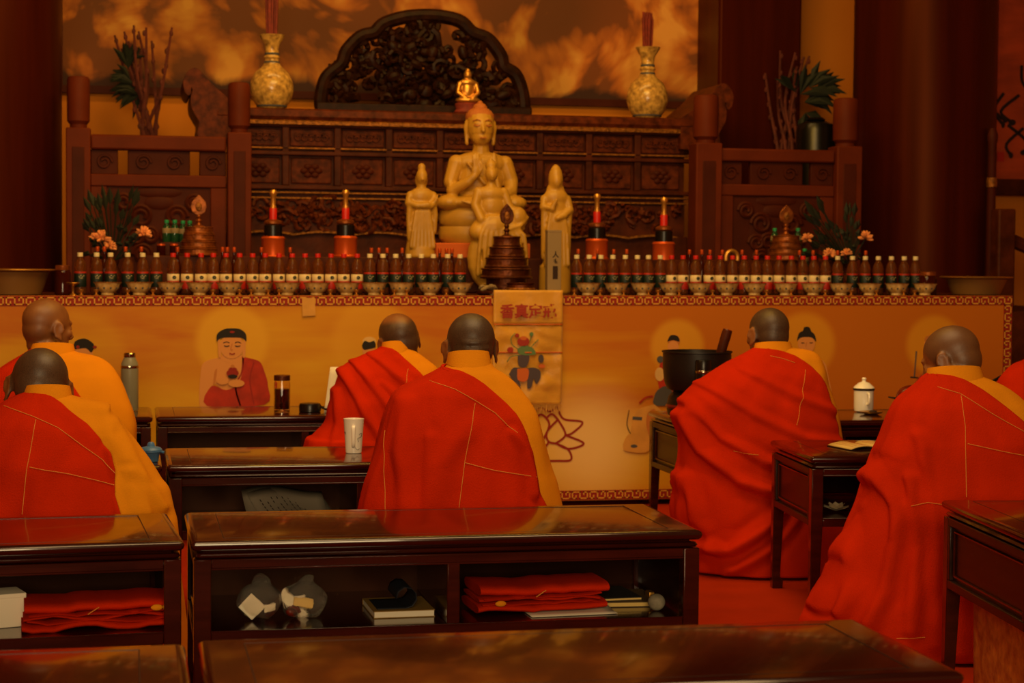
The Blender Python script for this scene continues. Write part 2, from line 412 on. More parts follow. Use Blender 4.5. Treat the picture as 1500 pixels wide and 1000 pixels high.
# framed ink picture at the right edge
a = atY(1458, 262, 12.6)
t = thing('framed_picture', 'framed orange ink picture with dark branches at the right edge', 'picture', (a.x, 12.62, a.z))
MB().bb(0, 1.5, 0, .03, 0, 1.9).build('picture_panel', mat('orange picture paper', '#b8481a', 0.8, var=.25, vscale=3, stretch=(1, 1, 3)), t)
fr = MB(); fr.bb(-.03, 1.55, -.05, .03, -.12, 0); fr.bb(-.03, 0, -.03, .03, 0, 1.9); fr.bb(-.03, 1.55, -.03, .03, 1.9, 1.98); fr.bb(1.5, 1.55, -.03, .03, 0, 1.9)
fr.build('frame', M['darkwood'], t, bevel=.008)
ik = MB()
for k in range(14):
    x, z = rnd.uniform(.05, .6), rnd.uniform(.1, .75)
    ik.tube(cat_rom([(x, -.004, z), (x+rnd.uniform(-.1, .1), -.004, z+.08), (x+rnd.uniform(-.15, .15), -.004, z+.2)], 4), [.012]*9, 6)
    ik.ell((x, -.003, z), (rnd.uniform(.015, .035), .004, rnd.uniform(.015, .03)), n=10, m=6)
ik.build('ink_branches', M['ink'], t)
MB().bb(.02, .075, -.006, 0, .13, .2).build('seal_stamp', M['labelred'], t)
# dark timber stair rail at the right edge
a = atY(1468, 400, 11.0)
t = thing('stair_railing', 'dark timber stair railing beyond the right basin', 'railing', (a.x, 11.0, 0))
MB().bb(-.06, .06, -.06, .06, 0, atY(1468, 306, 11.0).z).build('post', M['darkwood'], t, bevel=.012)
z1 = atY(1468, 345, 11.0).z
MB().tube([(-.02, 0, z1), (.9, 0, z1-.35)], .045, 8).build('handrail', M['darkwood'], t)
MB().bb(.02, .9, -.02, .02, .2, .26).build('bottom_rail', M['darkwood'], t)
for k in range(3): MB().tube([(.25+k*.25, 0, .22), (.25+k*.25, 0, z1-.1-(.25+k*.25)*.38)], .018, 8).build('baluster', M['darkwood'], t)

# ------------------------------------------------------------------ raised plinth and balustrades behind the altar
YB = 10.95
struct('trim_1', MB().bb(-2.6, 6.4, 10.7, 12.7, 0, 1.02), M['darkwood'], 'dark stone platform behind the altar')
def zpx(px, py, Y): return atY(px, py, Y).z
def balustrade(p0, p1, q0, q1, capt, capb, railt, railb, label):
    xa, xb = atY(p0, 250, YB).x, atY(p1, 250, YB).x
    xc, xd = atY(q0, 250, YB).x, atY(q1, 250, YB).x
    t = thing('balustrade', label, 'railing', ((xa+xd)/2, YB, 1.02)); ox = (xa+xd)/2
    w = (xb-xa)/2
    for (x0, x1, ct, cb) in ((xa, xb, capt[0], capb[0]), (xc, xd, capt[1], capb[1])):
        cx = (x0+x1)/2-ox; pm = (p0+p1)/2 if x0 == xa else (q0+q1)/2
        zt, zb = zpx(pm, ct, YB)-1.02, zpx(pm, cb, YB)-1.02
        p = MB().bb(cx-w, cx+w, -w, w, 0, zb-.03).build('post', M['rail'], t, bevel=.008)
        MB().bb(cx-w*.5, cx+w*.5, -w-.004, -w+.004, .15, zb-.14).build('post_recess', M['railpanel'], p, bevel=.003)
        r = w*.93
        MB().lathe([(r*.75, zb-.03), (r*.75, zb-.01), (r, zb+.01), (r*1.02, (zb+zt)/2), (r, zt-.02), (r*.9, zt-.005), (r*.7, zt)], c=(cx, 0, 0), n=32).build('post_cap', M['rail'], t)
    x0, x1 = xb-ox, xc-ox
    zt, zb = zpx((p1+q0)/2, railt, YB)-1.02, zpx((p1+q0)/2, railb, YB)-1.02
    MB().bb(x0, x1, -.05, .05, zb, zt).build('top_rail', M['rail'], t, bevel=.012)
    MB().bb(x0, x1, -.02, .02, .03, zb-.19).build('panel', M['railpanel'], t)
    fr = MB(); zc = zb-.19
    fr.bb(x0, x1, -.04, .04, zc-.02, zc+.05); fr.bb(x0, x1, -.04, .04, .0, .07)
    fr.bb(x0, x0+.09, -.035, .035, .07, zc-.02); fr.bb(x1-.09, x1, -.035, .035, .07, zc-.02)
    fr.build('panel_frame', M['rail'], t, bevel=.006)
    # carved boards filling the gap under the rail
    zt2, zb2 = zb+.002, zb-.142; wd = x1-x0
    for (f0, f1) in ((0, .2), (.27, .73), (.8, 1)):
        xa2, xb2 = x0+wd*f0, x0+wd*f1
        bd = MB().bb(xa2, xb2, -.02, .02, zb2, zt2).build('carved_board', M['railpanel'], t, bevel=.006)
        n_ = max(1, int((xb2-xa2)/.14))
        for q in range(n_):
            cx = xa2+(xb2-xa2)*(q+.5)/n_; MB().tube([(cx+.045*math.cos(a0)*(1-a0/14), -.024, (zt2+zb2)/2+.045*math.sin(a0)*(1-a0/14)) for a0 in np.linspace(0, 9, 18)], .009, 5).build('scroll_relief', M['railpanel'], bd)
    # carved vase and scroll relief
    cv = MB(); cx = (x0+x1)/2; cz = zb-.36
    cv.ell((cx, -.01, cz+.12), (.16, .02, .04)); cv.ell((cx, -.01, cz+.06), (.10, .02, .05))
    for sgn in (-1, 1):
        for (dx, dz, r) in ((.1, -.02, .065), (.05, -.13, .05), (.13, -.14, .05), (.09, -.24, .06), (.2, .06, .05)):
            pts = [(cx+sgn*(dx+r*math.cos(a0)*(1-a0/16)), -.028, cz+dz+r*math.sin(a0)*(1-a0/16)) for a0 in np.linspace(0, 10, 26)]
            cv.tube(pts, .014, 6)
        cv.ell((cx+sgn*.1, -.012, cz-.08), (.1, .012, .16))
    cv.build('carved_relief', M['railpanel'], t)
    return t
balustrade(97, 133, 331, 369, (112, 121), (180, 187), 199, 221, 'brown timber balustrade with round capped posts left of the long altar table')
balustrade(1014, 1052, 1219, 1256, (139, 144), (203, 208), 219, 238, 'brown timber balustrade with round capped posts right of the long altar table')

# ------------------------------------------------------------------ long carved altar table with upturned ends
YT = 11.5
def lt(px, py): return atY(px, py, YT)
xl, xr = lt(318, 170).x, lt(1030, 170).x
zt = (lt(370, 158).z+lt(1010, 172).z)/2
s3 = YT*1.0/ F * 1.02
lx0 = (xl+xr)/2
tb = thing('altar_table', 'long dark carved altar table with upturned scroll ends behind the statues', 'table', (lx0, YT+.3, 1.02))
hw = (xr-xl)/2; Z0 = zt-1.02
k = 1/236.0                 # metres per photo pixel at this depth
MB().sweep(hw, .3, [(-.02, Z0), (0, Z0-.01), (.004, Z0-.05), (-.01, Z0-.072)], r=.01).build('tabletop', M['carve'], tb)
MB().sweep(hw-.01, .29, [(0, Z0-.072), (.008, Z0-.08), (.008, Z0-.098), (-.005, Z0-.104)], r=.01).build('beaded_edge', M['goldtrim'], tb)
for sgn in (-1, 1):
    prof = []
    up = [(-.12, 0), (-.05, .045), (0, .085), (.06, .135), (.115, .195), (.145, .225), (.175, .23)]
    curl = [(.21, .205), (.235, .15), (.228, .09), (.205, .062), (.188, .075), (.186, .11)]
    top = cat_rom([(p[0], 0, p[1]) for p in up+curl], 5)
    low = cat_rom([(.178, 0, .10), (.19, 0, .045), (.185, 0, -.01), (.16, 0, -.06), (.14, 0, -.1), (.13, 0, -.2), (-.12, 0, -.2)], 5)
    poly = [(sgn*(hw-.03+p.x), Z0+p.z) for p in top+low]
    MB().prism(poly, -.3, .3).build('end_scroll', M['carve'], tb, bevel=.006)
zf = lambda py: Z0-(py-165)*k
MB().bb(-hw+.1, hw-.1, -.22, .25, .12, Z0-.1).build('body', M['darkwood'], tb)
ap = MB()
for (y0, y1) in ((187, 192), (227, 233), (277, 283)): ap.bb(-hw+.06, hw-.06, -.27, -.2, zf(y1), zf(y0))
ap.build('rails', M['darkwood'], tb, bevel=.006)
gl = MB()
for y0 in (221, 286, 294): gl.bb(-hw+.08, hw-.08, -.262, -.2, zf(y0+3), zf(y0))
gl.build('gilt_lines', M['goldtrim'], tb, bevel=.004)
nP = 9
pw = (2*hw-.2)/nP
for i in range(nP):
    x0 = -hw+.1+i*pw
    p = MB().bb(x0+.03, x0+pw-.03, -.235, -.2, zf(219), zf(194)).build('frieze_panel', M['carve'], tb, bevel=.006)
    sc = MB()
    for q in range(5):
        cx = x0+.08+(pw-.16)*q/4; r = .028
        sc.tube([(cx+r*math.cos(a0)*(1-a0/14), -.24, zf(206)+r*math.sin(a0)*(1-a0/14)) for a0 in np.linspace(0, 9, 18)], .008, 5)
    sc.build('scroll_relief', M['carve'], p)
    st = MB().bb(x0-.022, x0+.022, -.262, -.2, zf(277), zf(190)).build('stile', M['darkwood'], tb, bevel=.006)
    p = MB().bb(x0+.035, x0+pw-.035, -.232, -.2, zf(274), zf(236)).build('carved_panel', M['carve'], tb, bevel=.008)
    fl = MB(); cx = x0+pw/2
    for q in range(6):
        a0 = q*PI/3; fl.ell((cx+.045*math.cos(a0), -.236, zf(255)+.03*math.sin(a0)), (.025, .01, .018), n=8, m=6)
    fl.ell((cx, -.24, zf(255)), (.02, .012, .018), n=8, m=6)
    fl.build('flower_relief', M['railpanel'], p)
def curls(mb, inside, n, r0, r1, th, y, rng):
    c = 0; tries = 0
    while c < n and tries < n*60:
        tries += 1
        x, z = inside(rng)
        if x is None: continue
        r = rng.uniform(r0, r1); ph = rng.uniform(0, 6.3); sg = rng.choice((-1, 1)); w = rng.uniform(6, 9.5)
        pts = [(x+r*math.cos(ph+sg*a0)*(1-a0/(w*1.25)), y+rng.uniform(-.02, .02), z+r*math.sin(ph+sg*a0)*(1-a0/(w*1.25))) for a0 in np.linspace(0, w, 14)]
        mb.tube(pts, [th*(1-.5*i/13) for i in range(14)], 6); c += 1
r5 = random.Random(5)
cv = MB()
curls(cv, lambda g: (g.uniform(-hw+.15, hw-.15), g.uniform(zf(338), zf(302))), 130, .03, .065, .017, -.25, r5)
cv.build('carved_apron', M['carve'], tb)
MB().bb(-hw+.1, hw-.1, -.24, -.2, zf(346), zf(298)).build('apron_board', M['darkwood'], tb)
bt = []
for i in range(41):
    x = -hw+.12+(2*hw-.24)*i/40; bt.append((x, -.25, zf(349)+.018*abs(math.sin(i*PI/5))))
MB().tube(bt, .009, 6).build('apron_edge', M['goldtrim'], tb)
for sx in (-1, 1):
    for sy in (-1, 1): MB().bb(sx*(hw-.14)-.06, sx*(hw-.14)+.06, sy*.2-.06, sy*.2+.06, 0, zf(346)).build('leg', M['darkwood'], tb, bevel=.01)

# ------------------------------------------------------------------ pierced black carved screen on the long table
YS = 11.75
out = [(471,163),(470,135),(478,106),(500,86),(508,66),(528,46),(548,40),(562,27),(590,18),(620,15),(650,17),(675,24),(692,40),(715,50),(733,73),(738,90),(755,102),(765,128),(768,163)]
cs = atY(620, 163, YS); T0 = Vector((cs.x, YS, zt))
op = [(atY(p[0], p[1], YS).x-T0.x, atY(p[0], p[1], YS).z-atY(620, 160, YS).z) for p in out]
op = [(x, max(0.02, z)) for x, z in op]
sc = thing('carved_screen', 'black pierced wood carving with scalloped fan outline on the altar table', 'carving', T0)
rim = cat_rom([(x, 0, z) for x, z in op], 6)
MB().tube(rim, .045, 10).build('scalloped_rim', M['blackwood'], sc)
MB().bb(op[0][0]-.04, op[-1][0]+.04, -.06, .06, 0, .06).build('base', M['blackwood'], sc, bevel=.01)
def inpoly(x, z, P):
    c = False
    for i in range(len(P)):
        x1, z1 = P[i]; x2, z2 = P[i-1]
        if (z1 > z) != (z2 > z) and x < (x2-x1)*(z-z1)/(z2-z1+1e-9)+x1: c = not c
    return c
def ins(g):
    x, z = g.uniform(op[0][0], op[-1][0]), g.uniform(.04, .64)
    return (x, z) if inpoly(x*1.06, z*1.05, op) else (None, None)
cv = MB(); curls(cv, ins, 105, .035, .085, .026, 0, random.Random(11))
g = random.Random(12)
for q in range(30):
    x, z = ins(g)
    if x is None: continue
    cv.ell((x, g.uniform(-.02, .02), z), (g.uniform(.03, .065), .035, g.uniform(.03, .06)), rot=(0, g.uniform(0, 3), 0), n=8, m=6)
for q in range(16):
    a0 = g.uniform(0, 6.28); rr = .26*math.sqrt(g.uniform(0, 1)); cv.ell((rr*math.cos(a0), -.03+g.uniform(-.02, .02), .27+rr*.75*math.sin(a0)), (g.uniform(.02, .05), .035, g.uniform(.03, .055)), rot=(0, g.uniform(0, 3), 0), n=8, m=6)
curls(cv, lambda g: (g.uniform(-.25, .25), g.uniform(.1, .45)), 22, .03, .06, .02, -.05, random.Random(13))
cv.build('pierced_carving', M['blackwood'], sc)

# ------------------------------------------------------------------ vases with incense, twigs
def vase(px, pyb, label, sticks, slabel):
    b0 = atY(px, pyb, 11.55); s = 11.75/F
    t = thing('porcelain_vase', label, 'vase', (b0.x, 11.6, zt))
    prof = [(18, 0), (20, 2), (27, 12), (31, 25), (30, 38), (24, 52), (14, 60), (10.5, 66), (10, 70), (12, 73), (10, 76), (9.5, 84), (11, 92), (18, 103), (18.5, 105), (15, 104), (9, 94)]
    MB().lathe([(r*s, z*s) for r, z in prof], n=36, cap1=False).build('vase_body', M['bluewhite'], t)
    bd = MB()
    for z, r in ((66, 11.2), (78, 10.6), (4, 22)): bd.lathe([((r-.5)*s, (z-1.6)*s), (r*s, (z-1)*s), (r*s, (z+1)*s), ((r-.5)*s, (z+1.6)*s)], n=36, cap0=False, cap1=False)
    bd.build('glaze_band', M['printblue'], t)
    st = thing('incense_bundle', slabel, 'incense', (b0.x, 11.6, zt+66*s))
    mb = MB(); g = random.Random(px)
    for q in range(26):
        a0 = g.uniform(0, 6.28); r = math.sqrt(g.uniform(0, 1)); 
        mb.tube([(r*6*s*math.cos(a0), r*6*s*math.sin(a0), 0), (r*10*s*math.cos(a0), r*10*s*math.sin(a0), sticks*s*g.uniform(.9, 1.05))], 1.6*s, 5)
    mb.build('sticks', M['incense'], st)
vase(399, 155, 'blue and white long necked vase on the left end of the altar table', 110, 'bundle of tall red incense sticks in the left vase')
vase(951, 170, 'blue and white long necked vase on the right end of the altar table', 88, 'bundle of red incense sticks in the right vase')

# dried branches behind the left balustrade
def twigs(px, py, Y, tops, label, leaves, vz=None):
    b0 = atY(px, py, Y); s = Y/F
    t = thing('dried_branches', label, 'branches', (b0.x, Y, 1.02))
    mb = MB(); g = random.Random(px); z0 = b0.z-1.02
    for (tx, ty) in tops:
        p1 = atY(tx, ty, Y); dx = p1.x-b0.x; dz = p1.z-1.02
        q = [(g.uniform(-.04, .04), g.uniform(-.05, .05), z0-.35), (g.uniform(-.06, .06)+dx*.12, g.uniform(-.05, .05), z0), (dx*.55+g.uniform(-.03, .03), g.uniform(-.1, .1), z0+(dz-z0)*.5), (dx, g.uniform(-.1, .1), dz)]
        pp = cat_rom(q, 6); mb.tube(pp, [.016-.008*i/(len(pp)-1) for i in range(len(pp))], 6)
        for j in range(7, len(pp), 2): mb.ell(pp[j]+Vector((g.uniform(-.012, .012), 0, 0)), (.013, .013, .02), n=6, m=5)
    mb.build('twigs', M['twig'], t)
    lf = MB()
    for (lx, ly, ln, an) in leaves:
        p = atY(lx, ly, Y)-Vector((b0.x, Y, 1.02))
        for q in range(7):
            a0 = an+g.uniform(-.9, .9); e = p+Vector((ln*math.cos(a0), g.uniform(-.08, .08), ln*math.sin(a0)))
            m2 = (p+e)/2+Vector((0, 0, .02)); w = Vector((-math.sin(a0), 0, math.cos(a0)))*ln*.13
            lf.add([p, m2+w, e, m2-w, m2+Vector((0, -.012, 0))], [(0, 1, 4), (1, 2, 4), (2, 3, 4), (3, 0, 4)])
    lf.build('leaves', M['leaf'], t)
    MB().lathe([(.075, 0), (.09, .1), (.1, z0-.3), (.07, z0-.12), (.085, z0-.06), (.075, z0-.06), (.06, z0-.12)], n=24, cap1=False).build('branch_vase', M['black'], t)
twigs(222, 198, 12.2, [(168,52),(182,44),(188,60),(196,38),(203,44),(214,42),(222,60),(252,40),(246,70),(190,90),(178,70),(205,70)],
      'tall dried red branches behind the left balustrade', [(188,100,.16,1.6),(192,118,.14,2.4),(200,125,.18,3.3),(186,92,.13,.9),(205,140,.16,3.6)])
twigs(1152, 218, 12.0, [(1143,74),(1168,76),(1175,84),(1186,82),(1128,105),(1160,100),(1135,120)],
      'dried red branches with dark leaves behind the right balustrade', [(1172,138,.2,.6),(1185,128,.2,.3),(1200,130,.18,.2),(1178,150,.18,-.4),(1165,135,.17,1.8),(1190,140,.2,0.0),(1180,165,.16,-1.)])
a = atY(1195, 218, 11.8)
t = thing('dark_jar', 'dark round shouldered jar behind the right balustrade rail', 'jar', (a.x, 11.8, 1.02))
hz = atY(1195, 178, 11.8).z-1.02
MB().lathe([(.1, 0), (.13, .3), (.135, hz-.06), (.12, hz-.02), (.07, hz), (.05, hz)], n=28).build('jar_body', M['black'], t)
MB().lathe([(.05, hz), (.065, hz+.01), (.05, hz+.025)], n=20).build('jar_neck', M['black'], t)
# ------------------------------------------------------------------ offering table and its printed front cloth
YA = 9.62
AX0, AX1 = -1.3, 4.873
def zA(x): return 1.12+.0044*(x+.637)
SLOPE = math.atan(.0044)
at_ = thing('offering_table', 'wide offering table carrying the bottles and statues, hidden by its printed front cloth', 'table', (0, YA, 0))
tp = MB(); x0, x1 = AX0, AX1
tp.add([(x0,.0,zA(x0)-.03),(x1,.0,zA(x1)-.03),(x1,.95,zA(x1)-.03),(x0,.95,zA(x0)-.03),(x0,.0,zA(x0)),(x1,.0,zA(x1)),(x1,.95,zA(x1)),(x0,.95,zA(x0))],
       [(0,3,2,1),(4,5,6,7),(0,1,5,4),(1,2,6,5),(2,3,7,6),(3,0,4,7)])
tp.build('tabletop', M['darkwood'], at_, bevel=.004)
for x in (AX0+.1, .7, 2.8, AX1-.1):
    for y in (.12, .85): MB().bb(x-.05, x+.05, y-.05, y+.05, 0, zA(x)-.03).build('leg', M['darkwood'], at_, bevel=.006)
MB().bb(AX1-.03, AX1-.005, .1, .9, .05, zA(AX1)-.03).build('side_panel', M['railpanel'], at_)
TZ = 1.33
tier = thing('offering_riser', 'low dark step along the back of the offering table', 'riser', (1.8, 10.42, 0))
MB().bb(-1.75, 2.35, -.12, .14, 1.134, TZ).build('step', M['darkwood'], tier, bevel=.005)
for x in (-1.5, .3, 2.1): MB().bb(x-.03, x+.03, -.1, .12, zA(1.8+x), 1.134).build('foot', M['darkwood'], tier)
a, b = atY(640, 360, 10.28), atY(778, 360, 10.28)
oc = MB().bb(-(b.x-a.x)/2, (b.x-a.x)/2, -.02, .28, 0, .085).build('orange_plinth', M['orangecloth'], None, ((a.x+b.x)/2, 10.32, TZ), bevel=.006)
tag(oc, 'orange cloth covered block under the large seated statue', 'block')

def cloth_mat():
    m = bpy.data.materials.new('printed sunset cloth'); m.use_nodes = True; nt = m.node_tree; N = nt.nodes; L = nt.links
    b = N['Principled BSDF']; b.inputs['Roughness'].default_value = 0.6; b.inputs['Specular IOR Level'].default_value = 0.25
    tc = N.new('ShaderNodeTexCoord'); mp = N.new('ShaderNodeMapping'); mp.inputs['Scale'].default_value = (0.55, 1, 3.2)
    L.new(tc.outputs['Object'], mp.inputs['Vector'])
    n = N.new('ShaderNodeTexNoise'); n.inputs['Scale'].default_value = 1.5; n.inputs['Detail'].default_value = 4; n.inputs['Distortion'].default_value = .4
    L.new(mp.outputs['Vector'], n.inputs['Vector'])
    sx = N.new('ShaderNodeSeparateXYZ'); L.new(tc.outputs['Object'], sx.inputs[0])
    gz = N.new('ShaderNodeMapRange'); gz.inputs[1].default_value = 0.2; gz.inputs[2].default_value = 1.05; L.new(sx.outputs['Z'], gz.inputs[0])
    gx = N.new('ShaderNodeMapRange'); gx.inputs[1].default_value = 1.9; gx.inputs[2].default_value = 4.4; L.new(sx.outputs['X'], gx.inputs[0])
    s1 = N.new('ShaderNodeMath'); s1.operation = 'MULTIPLY_ADD'; s1.inputs[1].default_value = 0.42; L.new(gx.outputs[0], s1.inputs[0]); L.new(n.outputs['Fac'], s1.inputs[2])
    s2 = N.new('ShaderNodeMath'); s2.operation = 'MULTIPLY_ADD'; s2.inputs[1].default_value = 0.48; L.new(gz.outputs[0], s2.inputs[0]); L.new(s1.outputs[0], s2.inputs[2])
    r = N.new('ShaderNodeValToRGB'); e = r.color_ramp.elements
    e[0].position = 0.42; e[0].color = lin('#dcae34'); e[1].position = 1.12 if False else 1.0; e[1].color = lin('#b9680c')
    k = e.new(.58); k.color = lin('#d4a41a'); k = e.new(.76); k.color = lin('#cc9014')
    L.new(s2.outputs[0], r.inputs['Fac'])
    cur = r.outputs['Color']
    # pale glow printed beside the lotus
    spots = [(118,520,62,'#d49a22',.34),(340,500,52,'#d8a022',.8),(545,500,60,'#d49a22',.6),(992,508,42,'#cf9322',.9),(1178,505,50,'#cf8e1c',.9),(1368,505,46,'#cf8e1c',.9)]
    for px, py, rp, colr, st in spots:
        c = atY(px, py, YA-.02); R = rp*9.9/F
        vs = N.new('ShaderNodeVectorMath'); vs.operation = 'DISTANCE'; vs.inputs[1].default_value = (c.x, 0, c.z)
        L.new(tc.outputs['Object'], vs.inputs[0])
        mr = N.new('ShaderNodeMapRange'); mr.interpolation_type = 'SMOOTHSTEP'; mr.inputs[1].default_value = R*1.12; mr.inputs[2].default_value = R*.8; mr.inputs[3].default_value = 0; mr.inputs[4].default_value = st
        L.new(vs.outputs['Value'], mr.inputs[0])
        mx = N.new('ShaderNodeMix'); mx.data_type = 'RGBA'; mx.inputs[7].default_value = lin(colr)
        L.new(mr.outputs[0], mx.inputs[0]); L.new(cur, mx.inputs[6]); cur = mx.outputs[2]
    c = atY(865, 650, YA-.02)
    vs = N.new('ShaderNodeVectorMath'); vs.operation = 'DISTANCE'; vs.inputs[1].default_value = (c.x, 0, c.z); L.new(tc.outputs['Object'], vs.inputs[0])
    mr = N.new('ShaderNodeMapRange'); mr.interpolation_type = 'SMOOTHSTEP'; mr.inputs[1].default_value = .42; mr.inputs[2].default_value = .05; mr.inputs[3].default_value = 0; mr.inputs[4].default_value = .9
    L.new(vs.outputs['Value'], mr.inputs[0])
    mx = N.new('ShaderNodeMix'); mx.data_type = 'RGBA'; mx.inputs[7].default_value = lin('#e6c07a'); L.new(mr.outputs[0], mx.inputs[0]); L.new(cur, mx.inputs[6])
    L.new(mx.outputs[2], b.inputs['Base Color'])
    return m
M['cloth'] = cloth_mat()
YC = YA-.02
cl = thing('altar_cloth', 'long ochre printed cloth with red key border hanging down the front of the offering table', 'cloth', (0, YC, 0))
P = []
for j in range(0, 25):
    row = []
    for i in range(0, 121):
        x = AX0+(AX1-AX0)*i/120; z = .03+(zA(x)-.03)*j/24
        row.append((x, 0, z))
    P.append(row)
sh = MB().grid(P).build('printed_sheet', M['cloth'], cl, solid=.002)
MB().add([(AX0,0,zA(AX0)+.002),(AX1,0,zA(AX1)+.002),(AX1,.06,zA(AX1)+.002),(AX0,.06,zA(AX0)+.002)], [(0,1,2,3)])
def key(mb, O, U, V, w, h, t):           # one key unit: two interlocking hooks, drawn as flat ribbons
    A = [(.28,.42),(.28,.06),(.08,.06),(.08,.94),(.5,.94),(.5,.06),(.92,.06),(.92,.94),(.72,.94),(.72,.58)]
    for pl in (A,):
        for (a, b) in zip(pl, pl[1:]):
            p = O+U*(a[0]*w)+V*(a[1]*h); q = O+U*(b[0]*w)+V*(b[1]*h)
            d = (q-p).normalized(); n = d.cross(Vector((0, -1, 0)))
            p = p-d*t; q = q+d*t
            y = Vector((0, -.0012, 0))
            mb.add([p-n*t+y, q-n*t+y, q+n*t+y, p+n*t+y], [(0,1,2,3)])
def band(nm, O, U, V, L_, h):
    y = Vector((0, -.0035, 0)); O = O+y
    o = MB(); o.add([O, O+U*L_, O+U*L_+V*h, O+V*h, O+Vector((0,.003,0)), O+U*L_+Vector((0,.003,0)), O+U*L_+V*h+Vector((0,.003,0)), O+V*h+Vector((0,.003,0))],
                    [(0,1,2,3),(4,7,6,5),(0,4,5,1),(1,5,6,2),(2,6,7,3),(3,7,4,0)])
    b_ = o.build(nm, M['printred'], cl, smooth=0)
    n = max(1, round(L_/.098)); w = L_/n; kb = MB()
    for i in range(n): key(kb, O+U*(w*i)+V*(h*.12), U, V, w, h*.76, .0033)
    kb.build('key_pattern', M['printgold'], b_, smooth=0, fix=False)
ux = Vector((1, 0, .0044)).normalized(); uz = Vector((0, 0, 1))
band('border_strip', Vector((AX0, 0, zA(AX0)-.052)), ux, uz, AX1-AX0, .05)
band('border_strip', Vector((AX1-.002, 0, .10)), uz, -Vector((1,0,0)), zA(AX1)-.05-.10, .05)
band('border_strip', Vector((AX0, 0, .035)), Vector((1,0,0)), uz, AX1-AX0, .05)

class Prints:
    def __init__(s, name, label=None): s.name = name; s.mb = MB(); s.mats = []; s.k = 0; s.label = label
    def _m(s, m):
        if m not in s.mats: s.mats.append(m)
        s.mb.cur = s.mats.index(m)
    def poly(s, m, pts, smooth=True):
        s._m(m); s.k += 1
        w = [atY(p[0], p[1], YC) for p in pts]; w = [(p.x, 0, p.z) for p in w]
        if smooth:
            c = cat_rom(w+[w[0]], 4)[:-1]
        else: c = [Vector(p) for p in w]
        y = -.003-.0005*s.k
        s.mb.prism([(p.x, p.z) for p in c], y, y+.002)
    def oval(s, m, cx, cy, rx, ry, n=20):
        s.poly(m, [(cx+rx*math.cos(2*PI*i/n), cy+ry*math.sin(2*PI*i/n)) for i in range(n)], False)
    def line(s, m, pts, w):
        s._m(m); s.k += 1; q = cat_rom([(atY(p[0], p[1], YC).x, -.003-.0004*s.k, atY(p[0], p[1], YC).z) for p in pts], 6)
        L = []; h = w*9.9/F/2
        l1 = []; l2 = []
        for i, p in enumerate(q):
            d = (q[min(i+1, len(q)-1)]-q[max(i-1, 0)]).normalized(); n = Vector((-d.z, 0, d.x))*h
            l1.append(p+n); l2.append(p-n)
        s.mb.grid([l1, l2])
    def done(s):
        o = s.mb.build(s.name, [M[m] for m in s.mats], cl, smooth=0, fix=False)
        if s.label: o['label'] = s.label
        return o
# printed seated figure with a red robe holding a jar
p = Prints('printed_figure', 'printed figure in red robe holding a dark jar')
p.poly('printskin', [(318,524),(300,530),(294,545),(292.5,594),(308,594),(312,562),(330,572),(352,560),(360,530),(350,520)])
p.poly('printskin', [(331,510),(349,510),(354,524),(340,532),(324,526)])
p.poly('printskin2', [(312,566),(314,545),(318,540),(316,556)])
p.poly('printrobe', [(354,522),(368,525),(381,530),(388,546),(392.5,565),(388,592),(303,594),(310,565),(331,571),(348,562),(356,541)])
p.line('printred', [(356,524),(354,545),(345,566),(352,594)], 2.2)
p.line('printred', [(372,530),(366,556),(372,592)], 1.8)
p.oval('printskin', 339.5, 507, 17.5, 18)
p.poly('printskin', [(319,498),(322,498),(324,520),(320,522)]); p.poly('printskin', [(360,498),(357,498),(355,520),(359,522)])
p.poly('printblack', [(317.5,500),(318,489),(328,482),(340,480.5),(352,482),(360,489),(360.5,500),(355,495),(340,494),(324,495)])
p.oval('printred', 340, 486, 3.6, 1.6)
p.line('printblack', [(327,502),(332,500.5),(336,502)], 1.1); p.line('printblack', [(344,502),(348,500.5),(353,502)], 1.1)
p.line('printblack', [(328,506),(332,507),(336,506)], 1.3); p.line('printblack', [(344,506),(348,507),(352,506)], 1.3)
p.line('printskin2', [(340,503),(338,511),(341,512)], 1.2); p.line('printred', [(336,517),(340,518.5),(344,517)], 1.6)
p.oval('printskin', 326, 557, 9, 6); p.oval('printskin', 346, 561, 12, 5.5)
p.oval('printred', 340.5, 546, 9, 6); p.poly('printred', [(334,541),(347,541),(344,538),(337,538)]); p.oval('printskin2', 340.5, 536, 3, 2.4); p.oval('printblack', 340.5, 551, 7, 3)
p.done()
p = Prints('printed_figure', 'printed head with black crown behind the left monk')
p.oval('printskin', 122, 518, 14, 16); p.poly('printblack', [(107,512),(110,500),(122,495.5),(132,499),(138,506),(134,516),(126,510),(114,511)])
p.oval('printred', 114, 508, 2.5, 2.5); p.oval('printred', 139, 508, 3, 2); p.poly('printrobe', [(104,540),(122,534),(140,540),(150,594),(96,594)]); p.done()
p = Prints('printed_figure', 'printed head with dark headdress beside the monk holding paper')
p.oval('printpale', 541, 500, 10, 7); p.oval('printskin', 540, 514, 9, 11); p.poly('printblack', [(530,506),(534,499),(541,501),(548,499),(550,508),(541,511),(533,512)])
p.poly('printrobe', [(520,540),(540,528),(562,540),(565,594),(515,594)]); p.done()
p = Prints('printed_figure', 'printed standing figure in slate and red beside the black bowl')
p.oval('printskin2', 987, 499, 9, 9); p.oval('printskin', 986, 508, 8, 9); p.poly('printblack', [(977,500),(982,491),(992,492),(995,500),(986,498)])
p.poly('printrobe', [(962,548),(972,522),(990,518),(1000,540),(985,580),(968,576)])
p.oval('printpale', 966, 548, 7, 10); p.oval('printblue', 967, 526, 5, 5)
p.poly('printblue', [(956,588),(962,572),(978,566),(990,590),(962,594)])
